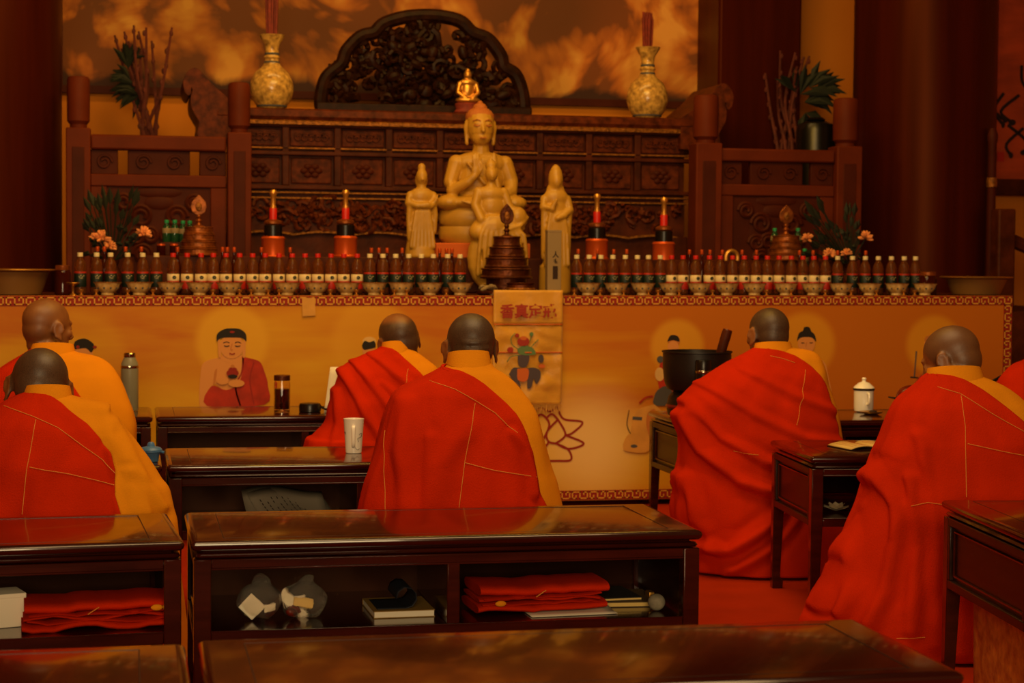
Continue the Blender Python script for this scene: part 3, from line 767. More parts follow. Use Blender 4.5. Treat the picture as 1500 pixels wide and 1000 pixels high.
p.poly('printfaint', [(958,592),(934,600),(926,618),(924,640),(938,656),(956,656),(966,640),(970,606)]); p.poly('printskin2', [(948,604),(960,600),(966,638),(955,648),(946,622)])
p.line('printrobe', [(936,590),(945,582),(956,580)], 2.5)
p.line('printblue', [(926,612),(940,613)], 5); p.line('printblack', [(921,600),(918,622),(926,640)], 1.2)
p.poly('printfaint', [(912,650),(920,636),(940,634),(952,648),(946,662),(916,660)])
p.line('printskin2', [(912,652),(930,644),(948,654)], 1.5); p.oval('printblue', 928, 653, 5, 2.5); p.done()
p = Prints('printed_figure', 'printed figure with black topknot right of the monk in the middle aisle')
p.poly('printskin', [(1166,530),(1172,522),(1190,522),(1205,528),(1212,545),(1215,600),(1150,600)])
p.oval('printskin', 1181, 503, 12.5, 15); p.poly('printblack', [(1167,499),(1170,488),(1176,484),(1178,479),(1185,479),(1188,485),(1193,490),(1195,500),(1188,494),(1174,494)])
p.line('printskin2', [(1181,501),(1180,508)], 1.2); p.line('printblack', [(1173,502),(1178,502)], 1.2); p.line('printblack', [(1185,502),(1190,502)], 1.2); p.done()
p = Prints('printed_figure', 'printed figure with a thin sword behind the monk at right')
p.line('printblue', [(1342,514),(1339,552)], 2); p.line('printblack', [(1333,552),(1345,553)], 2); p.oval('printskin', 1365, 508, 12, 16); p.oval('printskin2', 1362, 497, 8, 6)
p.poly('printrobe', [(1340,560),(1360,540),(1392,545),(1400,600),(1322,600)]); p.done()
p = Prints('lotus_outline', 'dark red outlined lotus printed low on the cloth')
for mx_ in (1, -1):
    X = lambda x: 792+mx_*(x-792)
    for pl in ([(816,594),(825,613),(853,618),(838,634),(828,637)], [(828,637),(855,649),(833,657),(814,649)], [(814,649),(832,658),(836,673),(815,674.5),(796,674.5)],
               [(817,614),(828,636),(814,649)], [(817,614),(801,632),(803,646),(814,649)], [(816,594),(806,602),(792,596)], [(792,606),(800,612),(804,624),(792,650)], [(817,614),(808,606),(800,612)], [(803,648),(792,662)]):
        p.line('printred', [(X(a), b) for a, b in pl], 3.0)
p.done()
p = Prints('tape_patch', 'pale patch of clear tape on the border'); p.k = 14; p.poly('printfaint', [(442,436),(461,436),(462,462),(443,463)], False); p.done()

# ------------------------------------------------------------------ gold silk banner in front of the table
kA = 9.85/F
bx = atY(774, 430, YC-.03); 
bn = thing('silk_banner', 'gold silk banner with red characters and embroidered elephant hanging at the altar centre', 'banner', (bx.x, YC-.02, 0))
bt_, bb_ = atY(774, 425, YC-.03).z, atY(774, 592, YC-.03).z
hw = 51.5*kA
def bdisp(u, z):
    return -.006+(.4 if z > atY(774, 474, YC-.03).z-.001 else 1)*(.016*noise.noise((u*7, z*9, 1.3))+.008*noise.noise((u*16+z*9, z*20, 4.0)))
for (nm, za_, zb_) in (('banner_head', bt_, atY(774, 474, YC-.03).z), ('banner_body', atY(774, 475.5, YC-.03).z, bb_)):
    P = []
    n = 14 if nm == 'banner_head' else 36
    for j in range(n+1):
        z = zb_+(za_-zb_)*j/n; P.append([(u, bdisp(u, z)+(.0 if nm == 'banner_body' else -.004), z) for u in np.linspace(-hw, hw, 31)])
    if nm == 'banner_head':
        P.append([(u, .03, zA(bx.x)+.004) for u in np.linspace(-hw, hw, 31)]); P.append([(u, .12, zA(bx.x)+.004) for u in np.linspace(-hw, hw, 31)])
    MB().grid(P).build(nm, M['silk'], bn, solid=.002, smooth=180)
tm = MB()
for zz in (atY(774, 475, YC-.03).z, atY(774, 516, YC-.03).z): tm.grid([[(u, bdisp(u, zz)-.007, zz+d) for u in np.linspace(-hw, hw, 31)] for d in (-.004, .004)])
tm.build('banner_seam', M['emborange'], bn, solid=.002)
for i, ch in enumerate('香真定戒'):
    p0 = atY(742+i*20.6, 457, YC-.03)
    text_mesh(ch, .078, 'character', M['silkred'], bn, (p0.x-bx.x, -.033, p0.z), bold=.0022, sx=1.0)
em = MB(); mats = ['embblue', 'emborange', 'embgreen', 'silkred']
def eb(mi, pts, k=1):
    em.cur = mi; w = [(atY(p[0], p[1], YC-.03).x-bx.x, 0, atY(p[0], p[1], YC-.03).z) for p in pts]
    c = cat_rom(w+[w[0]], 4)[:-1]; y = -.022-.0008*k
    em.prism([(p.x, p.z) for p in c], y, y+.006)
def eo(mi, cx, cy, rx, ry, k=1): eb(mi, [(cx+rx*math.cos(2*PI*i/8), cy+ry*math.sin(2*PI*i/8)) for i in range(8)], k)
eb(0, [(745,548),(752,538),(766,540),(780,538),(790,542),(791,552),(785,562),(781,554),(778,566),(772,568),(771,554),(758,552),(762,564),(756,566),(750,555)])
eb(1, [(757,540),(773,540),(771,557),(758,556)], 2); eb(0, [(758,520),(774,520),(772,534),(766,538),(759,534)], 2)
eb(2, [(757,511),(766,506),(779,509),(784,518),(772,520),(760,518)], 3); eo(3, 766, 500, 9, 7, 3); eo(1, 766, 495, 5, 3, 4)
eo(3, 747, 512, 4.5, 4); eo(2, 778, 489, 3, 3); eo(3, 757, 491, 3, 3); eo(0, 792, 525, 4, 6); eo(1, 793, 536, 5, 3)
em.build('embroidery', [M[m] for m in mats], bn, smooth=0)
vine = MB()
for pl in ([(760,512),(750,505),(748,495),(754,488)], [(774,512),(782,503),(788,497)], [(770,508),(776,498),(778,490)], [(760,520),(748,522),(742,530)]):
    vine.tube(cat_rom([(atY(p[0], p[1], YC-.03).x-bx.x, -.022, atY(p[0], p[1], YC-.03).z) for p in pl], 4), .0025, 5)
vine.build('embroidered_stems', M['embgreen'], bn)
fr = MB()
for i in range(44):
    u = -hw+2*hw*i/43; fr.tube([(u, bdisp(u, bb_), bb_+.004), (u+rnd.uniform(-.004, .004), bdisp(u, bb_), bb_-rnd.uniform(.035, .05))], .0022, 5)
fr.build('fringe', M['silk'], bn)

# ------------------------------------------------------------------ bottles, bowls, cups
def bottle_proto(capm, kind, label):
    t = thing('drink_bottle', label, 'bottle', (0, 0, -5))
    MB().lathe([(.026, 0), (.0315, .005), (.0315, .118), (.030, .124), (.0315, .13), (.0315, .145), (.027, .168), (.017, .186), (.0135, .192), (.0135, .2)], n=20).build('bottle_body', M['pet'], t)
    lv_ = .122 if kind == 'red' else .118
    MB().lathe([(.02, .004), (.0308, .008), (.0308, lv_-.004), (.0300, lv_)], n=18).build('tea', M['tea'] if kind == 'red' else M['tea2'], t)
    MB().lathe([(.0145, .198), (.0148, .2), (.0148, .217), (.013, .219)], n=16).build('cap', M[capm], t)
    if kind == 'red':
        MB().lathe([(.0317, .03), (.0322, .031), (.0322, .072), (.0317, .073)], n=20, cap0=False, cap1=False).build('red_label_band', M['labelred'], t)
        lb = MB().lathe([(.0317, .073), (.0323, .074), (.0323, .108), (.0317, .109)], n=20, cap0=False, cap1=False).build('label', M['labelcream'], t)
        mk = MB()
        for a0 in (0, 1, 2, 3, 4, 5):
            mk.ell((.006*math.cos(a0*1.047), -.0322, .091+.006*math.sin(a0*1.047)), (.005, .0012, .005), n=8, m=5)
        mk.build('flower_mark', M['labelgreen'], lb)
    else:
        lb = MB().lathe([(.0317, .04), (.0323, .041), (.0323, .110), (.0317, .111)], n=20, cap0=False, cap1=False).build('label', M['labelgreen'], t)
        MB().lathe([(.0317, .111), (.0325, .112), (.0325, .119), (.0317, .12)], n=20, cap0=False, cap1=False).build('red_label_band', M['labelred'], t)
        mk = MB()
        for (x, z, w, h) in ((-.014, .095, .004, .003), (-.006, .1, .005, .003), (.003, .094, .005, .003), (.011, .099, .004, .003), (-.002, .086, .012, .002), (-.012, .088, .004, .002)):
            yy = -math.sqrt(.0323**2-x*x)-.0004; mk.box((x, yy, z), (w, .0012, h))
        mk.build('pale_print', M['lightmark'], lb)
    return t
M['tea2'] = mat('brown tea', '#5a1c08', 0.1, trans=0.3, ior=1.33)
ORD = ['leftmost','second','third','fourth','fifth','sixth','seventh','eighth','ninth','tenth','eleventh','twelfth','thirteenth','fourteenth','fifteenth','sixteenth','seventeenth']
def orow(i, n): return 'leftmost' if i == 0 else ('rightmost' if i == n-1 else ORD[i]+' from left')
white = bottle_proto('whitecap', 'white', 'x'); red = bottle_proto('redcap', 'red', 'x')
groups = [
 (white, [117.5,141.5,162,187,209,229], 'cream-capped dark-label bottle, {} of the six at the altar\'s left end', 'cream-capped bottles at the left end'),
 (red, [253.7,274,294.5,312.4,331,351,370,388.5,408.6,428,446.8,465.5,484.7,503.4,523], 'red-capped bottle, {} of fifteen in the row left of the statues', 'red-capped bottles in the left half'),
 (white, [541.6,560.8,579.5,598.5,617,634.5,655.6,673.8], 'cream-capped dark-label bottle, {} of eight below the left standing statue', 'cream-capped bottles under the statues'),
 (white, [844.7,862.9,880,897.6,915.8,933.6,949.7,967], 'cream-capped dark-label bottle, {} of eight right of the grey box', 'cream-capped bottles right of the box'),
 (red, [983.6,1000.4,1019,1039,1055,1073,1090,1107.5,1124,1141,1159,1176,1192,1209], 'red-capped bottle, {} of fourteen in the row right of the statues', 'red-capped bottles in the right half'),
 (white, [1226.8,1248.7,1267.4,1286.4,1305.6,1324.3,1340.9], 'cream-capped dark-label bottle, {} of the seven at the altar\'s right end', 'cream-capped bottles at the right end')]
used = set()
def place(proto, loc, label, group, rz=0):
    if proto.name not in used:
        used.add(proto.name); proto.location = loc; proto['label'] = label; proto['group'] = group; proto.rotation_euler = (0, 0, rz); return proto
    return dup(proto, loc, label, group, rz)
# originals are placed first, copies after
first = {}
for pr_, xs, lab, grp in groups:
    for i, px in enumerate(xs):
        p0 = atY(px, 400, 9.86)
        place(pr_, (p0.x, 9.86, zA(p0.x)), lab.format(orow(i, len(xs))), grp, rnd.uniform(-.15, .15)+.2)
# slim bottles behind
t = thing('slim_bottle', 'x', 'bottle', (0, 0, -5))
MB().lathe([(.018, 0), (.02, .004), (.02, .15), (.012, .18), (.008, .195), (.008, .235)], n=14).build('bottle_body', M['teadark'], t)
MB().lathe([(.009, .225), (.0095, .226), (.0095, .25), (.007, .252)], n=12).build('cap', M['copper'], t)
sl = t
xsl = [143,153,184,207,260,326,333,343,383,425,544,555,567,589,644,654,662]; xsr = [847,875,899,918,1010,1028,1040,1058,1087,1108,1171,1191,1227,1268]
for xs, side in ((xsl, 'left'), (xsr, 'right')):
    for i, px in enumerate(xs):
        p0 = atY(px, 380, 10.0)
        place(sl, (p0.x, 10.0, zA(p0.x)), 'slim dark bottle with orange cap behind the {} bottle row, {}'.format(side, orow(i, len(xs))), 'slim bottles behind the front row on the '+side)
# porcelain bowls
wob = lambda u, z: 1+.035*math.cos(u*2*PI*8)*max(0, (z-.02)/.045)
t = thing('offering_bowl', 'x', 'bowl', (0, 0, -5))
MB().lathe([(.03, 0), (.033, .002), (.031, .012), (.045, .022), (.056, .038), (.062, .056), (.069, .064), (.067, .066), (.058, .058), (.05, .03), (.0, .02)], n=48, cap1=False, wob=wob).build('bowl_body', M['bowl'], t)
MB().lathe([(.0665, .063), (.0705, .0645), (.0705, .0665), (.0665, .0675)], n=48, cap0=False, cap1=False, wob=wob).build('gilt_rim', M['goldtrim'], t)
fl = MB()
for q in range(10):
    a0 = q*2*PI/10; fl.ell((.054*math.cos(a0), .054*math.sin(a0), .038), (.006, .006, .006), n=8, m=5)
fl.build('painted_flowers', M['printblue'], t)
MB().lathe([(.0, .054), (.0585, .054)], n=24, cap0=False, cap1=False).build('water', M['glass'], t)
bl = [157.5,204,249.7,292.4,336.4,380.5,421,464,508,548,588,630,674]; br = [861.5,903,941.7,983,1024.5,1064.5,1105,1151,1191,1232,1273.6,1313.6,1355]
for xs, side in ((bl, 'left'), (br, 'right')):
    for i, px in enumerate(xs):
        p0 = atY(px, 420, 9.745)
        place(t, (p0.x, 9.745, zA(p0.x)), 'painted porcelain bowl, {} of thirteen along the {} altar edge'.format(orow(i, 13), side), 'porcelain bowls on the '+side+' half')
# tiny brass cups along the edge
t = thing('brass_cup', 'x', 'cup', (0, 0, -5))
MB().lathe([(.012, 0), (.013, .003), (.004, .008), (.004, .013), (.011, .02), (.014, .03), (.012, .03), (.008, .022), (.0, .02)], n=16, cap1=False).build('cup_body', M['gold'], t)
cl_ = [119,141,187,224,312,351,368,392.6,409,484,522,559,577.6,596,653.7]; cr_ = [841.5,879,913.6,950,964,995,1044,1123,1159,1209,1247,1284,1324,1340]
for xs, side in ((cl_, 'left'), (cr_, 'right')):
    for i, px in enumerate(xs):
        p0 = atY(px, 426, 9.655)
        place(t, (p0.x, 9.655, zA(p0.x)), 'tiny brass cup on the altar edge, {} of the {} half'.format(orow(i, len(xs)), side), 'tiny brass cups on the '+side+' edge')
def gob(px, label):
    p0 = atY(px, 424, 9.68); t = thing('brass_goblet', label, 'goblet', (p0.x, 9.68, zA(p0.x)))
    MB().lathe([(.02, 0), (.018, .004), (.005, .012), (.005, .04), (.012, .05), (.036, .064), (.034, .066), (.0, .056)], n=20, cap1=False).build('goblet_body', M['brass'], t)
gob(107, 'small footed brass goblet at the left end of the bowls')

# basins and jars at the ends
def basin(cx, r, h, rimw, label):
    p0 = atY(cx, 410, 9.85); t = thing('metal_basin', label, 'basin', (p0.x, 9.85, zA(p0.x)))
    MB().lathe([(r*.62, 0), (r*.66, .004), (r*.84, h*.92), (r*.86, h-.01), (r, h), (r, h+.003), (r*.85, h+.003), (r*.82, h*.9), (r*.6, .008), (0, .008)], n=56, cap1=False).build('basin_body', M['steel'], t)
    MB().lathe([(r-.006, h-.003), (r+.003, h), (r-.004, h+.006)], n=56, cap0=False, cap1=False).build('rolled_rim', M['brass'], t)
basin(18, .222, .128, .02, 'large metal basin at the left end of the altar')
basin(1430, .206, .1, .02, 'large metal basin at the right end of the altar')
def jar(px, label, Y=9.8, h=.15, r=.042):
    p0 = atY(px, 410, Y); t = thing('glass_jar', label, 'jar', (p0.x, Y, zA(p0.x)))
    MB().lathe([(r*.9, 0), (r, .005), (r, h*.75), (r*.85, h*.85)], n=24).build('jar_body', M['teadark'], t)
    MB().lathe([(r*.88, h*.85), (r*.9, h*.86), (r*.9, h), (r*.8, h+.003)], n=24).build('lid', M['bronzel'], t)
jar(92, 'dark red glass jar left of the cream-capped bottles'); jar(1359, 'dark red glass jar right of the cream-capped bottles', r=.05, h=.13)

# ------------------------------------------------------------------ small things on the riser
def on_tier(px, py=370, Y=10.42): return atY(px, py, Y)
kT = 10.62/F
t = thing('candle_tower', 'x', 'candle', (0, 0, -5))
MB().lathe([(17.5*kT, 0), (18*kT, 2*kT), (16.5*kT, 4*kT), (16.5*kT, 26*kT), (17.5*kT, 28*kT), (15*kT, 31*kT)], n=32).build('foil_base', M['copper'], t)
MB().lathe([(13*kT, 31*kT), (13*kT, 46*kT), (12*kT, 47*kT)], n=28).build('dark_drum', M['black'], t)
MB().lathe([(11*kT, 47*kT), (13*kT, 49*kT), (13*kT, 52*kT), (10*kT, 54*kT), (6*kT, 55*kT)], n=28).build('drum_cap', M['bronzel'], t)
MB().lathe([(5.5*kT, 55*kT), (5.5*kT, 70*kT), (5*kT, 71*kT)], n=20).build('red_candle', M['redcap'], t)
MB().lathe([(4.6*kT, 71.0*kT), (4.6*kT, 73*kT), (3.6*kT, 74*kT), (3.6*kT, 88*kT), (5.4*kT, 91*kT), (5.4*kT, 94*kT), (4*kT, 97*kT)], n=20).build('gilt_finial', M['gold'], t)
for px, top, lab in ((400, 278, 'stacked copper and black candle tower, leftmost of the four'), (506, 278, 'stacked candle tower next to the left standing statue'),
                (874, 284, 'stacked candle tower next to the right standing statue'), (972, 289, 'stacked copper and black candle tower, rightmost of the four')):
    p0 = on_tier(px); place(t, (p0.x, 10.42, atY(px, top, 10.42).z-97*kT), lab, 'candle towers on the riser')
def mandala(px, Y, ytop, ybot, wt, wb, ys, lw, lh, mt, label, zbase):
    p0 = atY(px, 370, Y); k = (p0-CPOS).dot(FWD)/F; t = thing('tiered_offering_tower', label, 'ornament', (p0.x, Y, zbase))
    zt_, zb_ = atY(px, ytop, Y).z-zbase, max(0, atY(px, ybot, Y).z-zbase)
    n = 4; prof = [(wb*k*.9, 0)]
    if zb_ > .005: prof = [(wb*k*.8, 0), (wb*k*.8, zb_)]
    for i in range(n):
        r = (wb+(wt-wb)*i/(n-1))*k; z0 = zb_+(zt_-zb_)*i/n; z1 = zb_+(zt_-zb_)*(i+1)/n
        prof += [(r*1.03, z0+.001), (r*1.05, z0+(z1-z0)*.15), (r*.98, z0+(z1-z0)*.3), (r*.97, z0+(z1-z0)*.8), (r*1.02, z0+(z1-z0)*.9), (r*.98, z1)]
    MB().lathe(prof, n=48).build('tiers', mt, t)
    MB().lathe([(wt*.5*k, zt_), (wt*.2*k, zt_+3*k), (3*k, zt_+6*k), (5*k, zt_+9*k), (2.5*k, zt_+12*k), (4*k, zt_+15*k), (2*k, zt_+18*k)], n=24).build('finial_stem', mt, t)
    zs = zt_+17*k
    lf = MB().prism([(x*lw*k, zs+z*lh*k) for x, z in [(.25,0),(.8,.15),(1,.42),(.85,.65),(.4,.85),(0,1),(-.4,.85),(-.85,.65),(-1,.42),(-.8,.15),(-.25,0)]], -.008, .008).build('flame_leaf', mt, t, bevel=.003)
    MB().ell((0, -.008, zs+.4*lh*k), (lw*.4*k, .006, lh*.22*k)).build('leaf_boss', M['goldtrim'], lf)
zc = zA(2.2)
mandala(742, 9.98, 346, 408, 20, 37, 0, 10.5, 31, M['bronze'], 'dark bronze tiered offering tower in front of the seated statues', zc)
mandala(291, 10.38, 332, 378, 21, 28, 0, 12, 30, M['bronzel'], 'reddish tiered offering tower behind the left red-capped bottles', TZ)
mandala(1151, 10.38, 345, 390, 20, 26, 0, 11, 28, M['bronzel'], 'reddish tiered offering tower behind the right red-capped bottles', TZ)
# dish, cloth, box
p0 = atY(763, 415, 9.75); t = thing('incense_dish', 'low dark metal incense dish in front of the bronze tower', 'dish', (p0.x, 9.76, zA(p0.x)))
MB().lathe([(.05, 0), (.07, .004), (.078, .03), (.07, .055), (.078, .066), (.07, .066), (.055, .05), (0, .045)], n=36, cap1=False).build('dish_body', M['bronze'], t)
MB().lathe([(.079, .028), (.083, .034), (.079, .04)], n=36, cap0=False, cap1=False).build('dish_band', M['goldtrim'], t)
p0 = atY(717, 415, 9.72); t = thing('offering_tray', 'small tray of crumpled pale paper left of the incense dish', 'tray', (p0.x, 9.74, zA(p0.x)))
MB().lathe([(.055, 0), (.07, .01), (.074, .024), (.068, .024), (.05, .01), (0, .008)], n=30, cap1=False).build('tray_body', M['bronze'], t)
cr = MB(); g = random.Random(3)
for q in range(7): cr.ell((g.uniform(-.04, .04), g.uniform(-.03, .03), .03+g.uniform(0, .02)), (g.uniform(.02, .035), .02, .012), rot=(g.uniform(-.5, .5), g.uniform(-.6, .6), g.uniform(0, 3)), n=7, m=5)
cr.build('crumpled_paper', M['boxgrey'], t)
p0 = atY(810, 415, 9.72); zb_ = zA(p0.x); t = thing('incense_box', 'tall grey card box with black characters beside the banner top', 'box', (p0.x, 9.72, zb_))
hb = atY(811, 337, 9.72).z-zb_
bx_ = MB().bb(-.038, .038, -.03, .03, 0, hb).build('box_body', M['boxgrey'], t, bevel=.002)
MB().bb(-.039, .039, -.031, .031, hb-.012, hb).build('box_lid', M['boxgrey'], t, bevel=.001)
text_mesh('人', .036, 'character', M['ink'], t, (.006, -.0315, hb*.62), bold=.001)
mk = MB()
for (x, z, w, h) in ((0, 0, .02, .004), (-.004, .008, .014, .004), (.003, -.008, .016, .004), (0, .003, .004, .026)): mk.box((.006+x, -.0308, hb*.52+z), (w, .0012, h))
mk.build('small_character', M['ink'], t)
MB().bb(-.009, .019, -.0315, -.0303, hb*.25, hb*.45).build('black_label_block', M['ink'], t)
# green bottles, jars, tiny frame
t = thing('green_bottle', 'x', 'bottle', (0, 0, -5))
MB().lathe([(.022, 0), (.024, .004), (.024, .07), (.016, .095), (.011, .1), (.011, .108)], n=16).build('bottle_body', M['greenbottle'], t)
MB().lathe([(.0245, .05), (.0248, .052), (.0248, .075), (.0235, .078)], n=16, cap0=False, cap1=False).build('pale_shoulder_label', M['boxgrey'], t)
MB().lathe([(.0125, .106), (.013, .107), (.013, .122), (.011, .124)], n=14).build('cap', M['greencap'], t)
gp = [(244, 322, 'left of the left tower, first'), (256, 322, 'left of the left tower, second'), (268, 323, 'left of the left tower, third'), (278, 323, 'left of the left tower, nearest it'),
      (1135, 334, 'left of the right tower'), (1169, 334, 'right of the right tower'), (1179, 364, 'low at the right of the right tower')]
for px, py, w in gp:
    Y = 10.53 if py < 350 else 10.3; p0 = atY(px, py, Y)
    place(t, (p0.x, Y, p0.z-.124), 'small green-capped bottle '+w, 'green-capped bottles on the riser')
# their shelf
for pa, pb, py, lab in ((240, 283, 322, 'small dark shelf under the left green-capped bottles'), (1128, 1176, 334, 'small dark shelf under the right green-capped bottles')):
    a, b = atY(pa, py, 10.53), atY(pb, py, 10.53); zz = (a.z-.124)
    o = MB().bb(-(b.x-a.x)/2-.02, (b.x-a.x)/2+.02, -.03, .03, 0, max(.02, zz-TZ)).build('display_block', M['darkwood'], None, ((a.x+b.x)/2, 10.53, TZ), bevel=.003); tag(o, lab, 'block')
for px, w in ((236, 'leftmost of two'), (255, 'nearer the tower')):
    p0 = atY(px, 357, 10.34); t = thing('amber_jar', 'small amber jar with orange lid below the green bottles, '+w, 'jar', (p0.x, 10.34, TZ), 0, 'amber jars')
    h = max(.04, p0.z-TZ); MB().lathe([(.022, 0), (.024, .003), (.024, h*.85)], n=18).build('jar_body', M['teadark'], t); MB().lathe([(.022, h*.85), (.023, h*.86), (.022, h)], n=18).build('lid', M['copper'], t)
p0 = atY(1072, 376, 10.36); t = thing('gilt_arch_frame', 'small gilt arch shaped frame behind the right red-capped bottles', 'frame', (p0.x, 10.36, TZ))
r = 9*kT; zc_ = p0.z-TZ
MB().tube([(-r, 0, 0), (-r, 0, zc_)]+[(-r*math.cos(a0), 0, zc_+r*math.sin(a0)) for a0 in np.linspace(.1, PI-.1, 12)]+[(r, 0, zc_), (r, 0, 0)], .012, 8).build('arch_rim', M['gold'], t)
MB().bb(-r, r, .0, .01, 0, zc_+r*.7).build('arch_back', M['bronze'], t)
# flower vases
def flowers(px, label, fol, blooms):
    p0 = atY(px, 380, 10.45); t = thing('flower_vase', label, 'flowers', (p0.x, 10.2, zA(p0.x)))
    MB().lathe([(.04, 0), (.06, .05), (.055, .1), (.03, .15), (.04, .18), (.03, .18), (.02, .15)], n=24, cap1=False).build('vase_body', M['bronze'], t)
    lf = MB(); g = random.Random(px); b = Vector((0, 0, .17))
    for q in range(60):
        tx = g.uniform(fol[0], fol[1]); ty = g.uniform(fol[2], fol[3]); e = atY(tx, ty, 10.2+g.uniform(-.1, .15))-Vector((p0.x, 10.2, zA(p0.x)))
        m1 = b+(e-b)*.75; d = (e-m1); w = Vector((-d.z, 0, d.x)).normalized()*g.uniform(.012, .022)
        lf.tube([b+(m1-b)*.3, m1], .003, 4)
        lf.add([m1, m1+d*.5+w, e, m1+d*.5-w, m1+d*.5+Vector((0, -.012, 0))], [(0,1,4),(1,2,4),(2,3,4),(3,0,4)])
    lf.build('foliage', M['leaf'], t)
    for bx0, by0, r in blooms:
        c = atY(bx0, by0, 10.12)-Vector((p0.x, 10.2, zA(p0.x))); fb = MB()
        for q in range(26):
            a0 = g.uniform(0, 6.28); el = g.uniform(-.3, 1.4); d = Vector((math.cos(a0)*math.cos(el), math.sin(a0)*math.cos(el), math.sin(el)))
            fb.ell(c+d*r*.55, (r*.5, r*.18, r*.2), rot=(0, -el, a0), n=6, m=5)
        fb.build('blossom', M['bloom'], t)
        MB().tube([b, c], .004, 5).build('stem', M['leaf'], t)
flowers(165, 'vase of dark foliage with peach blossoms at the left of the altar', (118, 205, 268, 375), [(150,350,.05),(139,350,.035),(210,343,.045),(160,362,.04)])
flowers(1222, 'vase of dark foliage with peach blossoms at the right of the altar', (1172, 1262, 285, 385), [(1183,351,.04),(1268,349,.045),(1215,373,.04),(1240,372,.035)])

# ------------------------------------------------------------------ statues
def PX(cx, cy, k): return lambda x, y, d=0.0: Vector(((x-cx)*k, d*k, (cy-y)*k))
def arm(mb, pts, rad): mb.cap(pts, rad, 10)
YS1 = 10.44
zP = TZ+.085
c0 = atY(702, 366, YS1); k = (c0-CPOS).dot(FWD)/F
t = thing('seated_statue', 'large ivory seated statue with raised hand at the centre of the altar', 'statue', (c0.x, YS1, zP))
q = PX(702, 366-(zP-c0.z)/k*-1, k) if False else PX(702, 366+(c0.z-zP)/k, k)
b = MB()
b.ell(q(703, 262), (34*k, 22*k, 40*k)); b.ell(q(703, 240), (42*k, 19*k, 18*k)); b.ell(q(703, 287), (35*k, 25*k, 18*k))
b.ell(q(703, 298, -10), (56*k, 34*k, 12*k)); b.ell(q(655, 298, -12), (20*k, 22*k, 12*k)); b.ell(q(750, 298, -12), (20*k, 22*k, 12*k))
b.cap([q(703, 228), q(703, 205, -1)], [13*k, 11*k])
b.ell(q(702, 188, -2), (20*k, 21*k, 25*k)); b.ell(q(702, 201, -8), (15*k, 13*k, 14*k)); b.ell(q(702, 176, 2), (20.5*k, 20.5*k, 17*k))
b.cap([q(702, 180, -20), q(702, 194, -24.5)], [1.8*k, 3*k]); b.ell(q(702, 202, -20), (5*k, 3*k, 1.6*k)); b.ell(q(702, 205, -19.5), (4*k, 3*k, 1.6*k))
for s_ in (-1, 1):
    b.ell(q(702+s_*8, 183, -19), (5*k, 3*k, 1.8*k)); b.cap([q(702+s_*3, 178, -19.5), q(702+s_*9, 176, -18.5), q(702+s_*14, 179, -15)], [1.3*k]*3)
    b.cap([q(702+s_*20, 180), q(702+s_*21.5, 188), q(702+s_*20.5, 200), q(702+s_*19.5, 211)], [3.2*k, 3.4*k, 2.8*k, 3*k])
arm(b, [q(667, 240), q(658, 268, -4), q(660, 280, -12), q(680, 268, -26), q(689, 259, -29)], [12.5*k, 10.5*k, 10*k, 7*k, 6*k])
b.ell(q(691, 252, -30), (7.5*k, 4*k, 9*k))
for i, (dx, dy) in enumerate(((-5, -20), (-1.5, -23), (3, -22), (7, -17))): arm(b, [q(691+dx*.6, 247, -31), q(691+dx*.9, 247+dy*.55, -31), q(691+dx, 247+dy*.9, -29)], [2.1*k, 1.9*k, 1.5*k])
arm(b, [q(697, 254, -31), q(700, 247, -33), q(698, 241, -33)], [2.2*k, 2*k, 1.7*k])
arm(b, [q(739, 240), q(748, 266, -3), q(746, 280, -12), q(728, 291, -26), q(712, 293, -30)], [12.5*k, 11*k, 10*k, 8*k, 6*k])
arm(b, [q(680, 240, -20), q(705, 270, -24), q(735, 285, -20)], [2.5*k, 3*k, 3*k])
arm(b, [q(720, 228, -12), q(722, 262, -22), q(726, 292, -30)], [4*k, 4*k, 4*k])
for s_ in range(5): arm(b, [q(668+s_*8, 296, -40), q(690+s_*10, 303-s_, -44), q(735, 306, -36)], [1.6*k]*3)
b.blob('statue_body', M['statue'], .0055, 2, t)
h = MB(); h.ell(q(702, 173, 4), (21.5*k, 21*k, 16*k)); h.ell(q(702, 160, 3), (11*k, 11*k, 9*k)); h.ell(q(702, 152, 3), (4*k, 4*k, 4*k))
h.build('curled_hair', M['statuehair'], t, smooth=180)
ey = MB()
for s_ in (-1, 1):
    ey.tube([q(702+s_*4, 185.5, -22), q(702+s_*8.5, 187, -22), q(702+s_*13, 185, -19.5)], 1.0*k, 6)
    ey.tube([q(702+s_*3, 179.5, -22), q(702+s_*8.5, 177, -21), q(702+s_*14, 179.5, -17.5)], .8*k, 6)
ey.tube([q(697, 203.5, -23), q(702, 204.3, -24), q(707, 203.5, -23)], .8*k, 6); ey.build('face_shade_lines', M['statuehair'], t)  # shading of brows, eyes and mouth drawn as darker lines
for (y0, y1) in ((305, 334), (336, 366)):
    r = 61*k; z0 = q(702, y1).z; z1 = q(702, y0).z; hh = z1-z0; z0 = max(z0, 0)
    MB().lathe([(r*.86, z0), (r*.97, z0+hh*.2), (r, z0+hh*.5), (r*.97, z0+hh*.8), (r*.86, z1)], n=48, sy=.62).build('cushion', M['statue'], t)
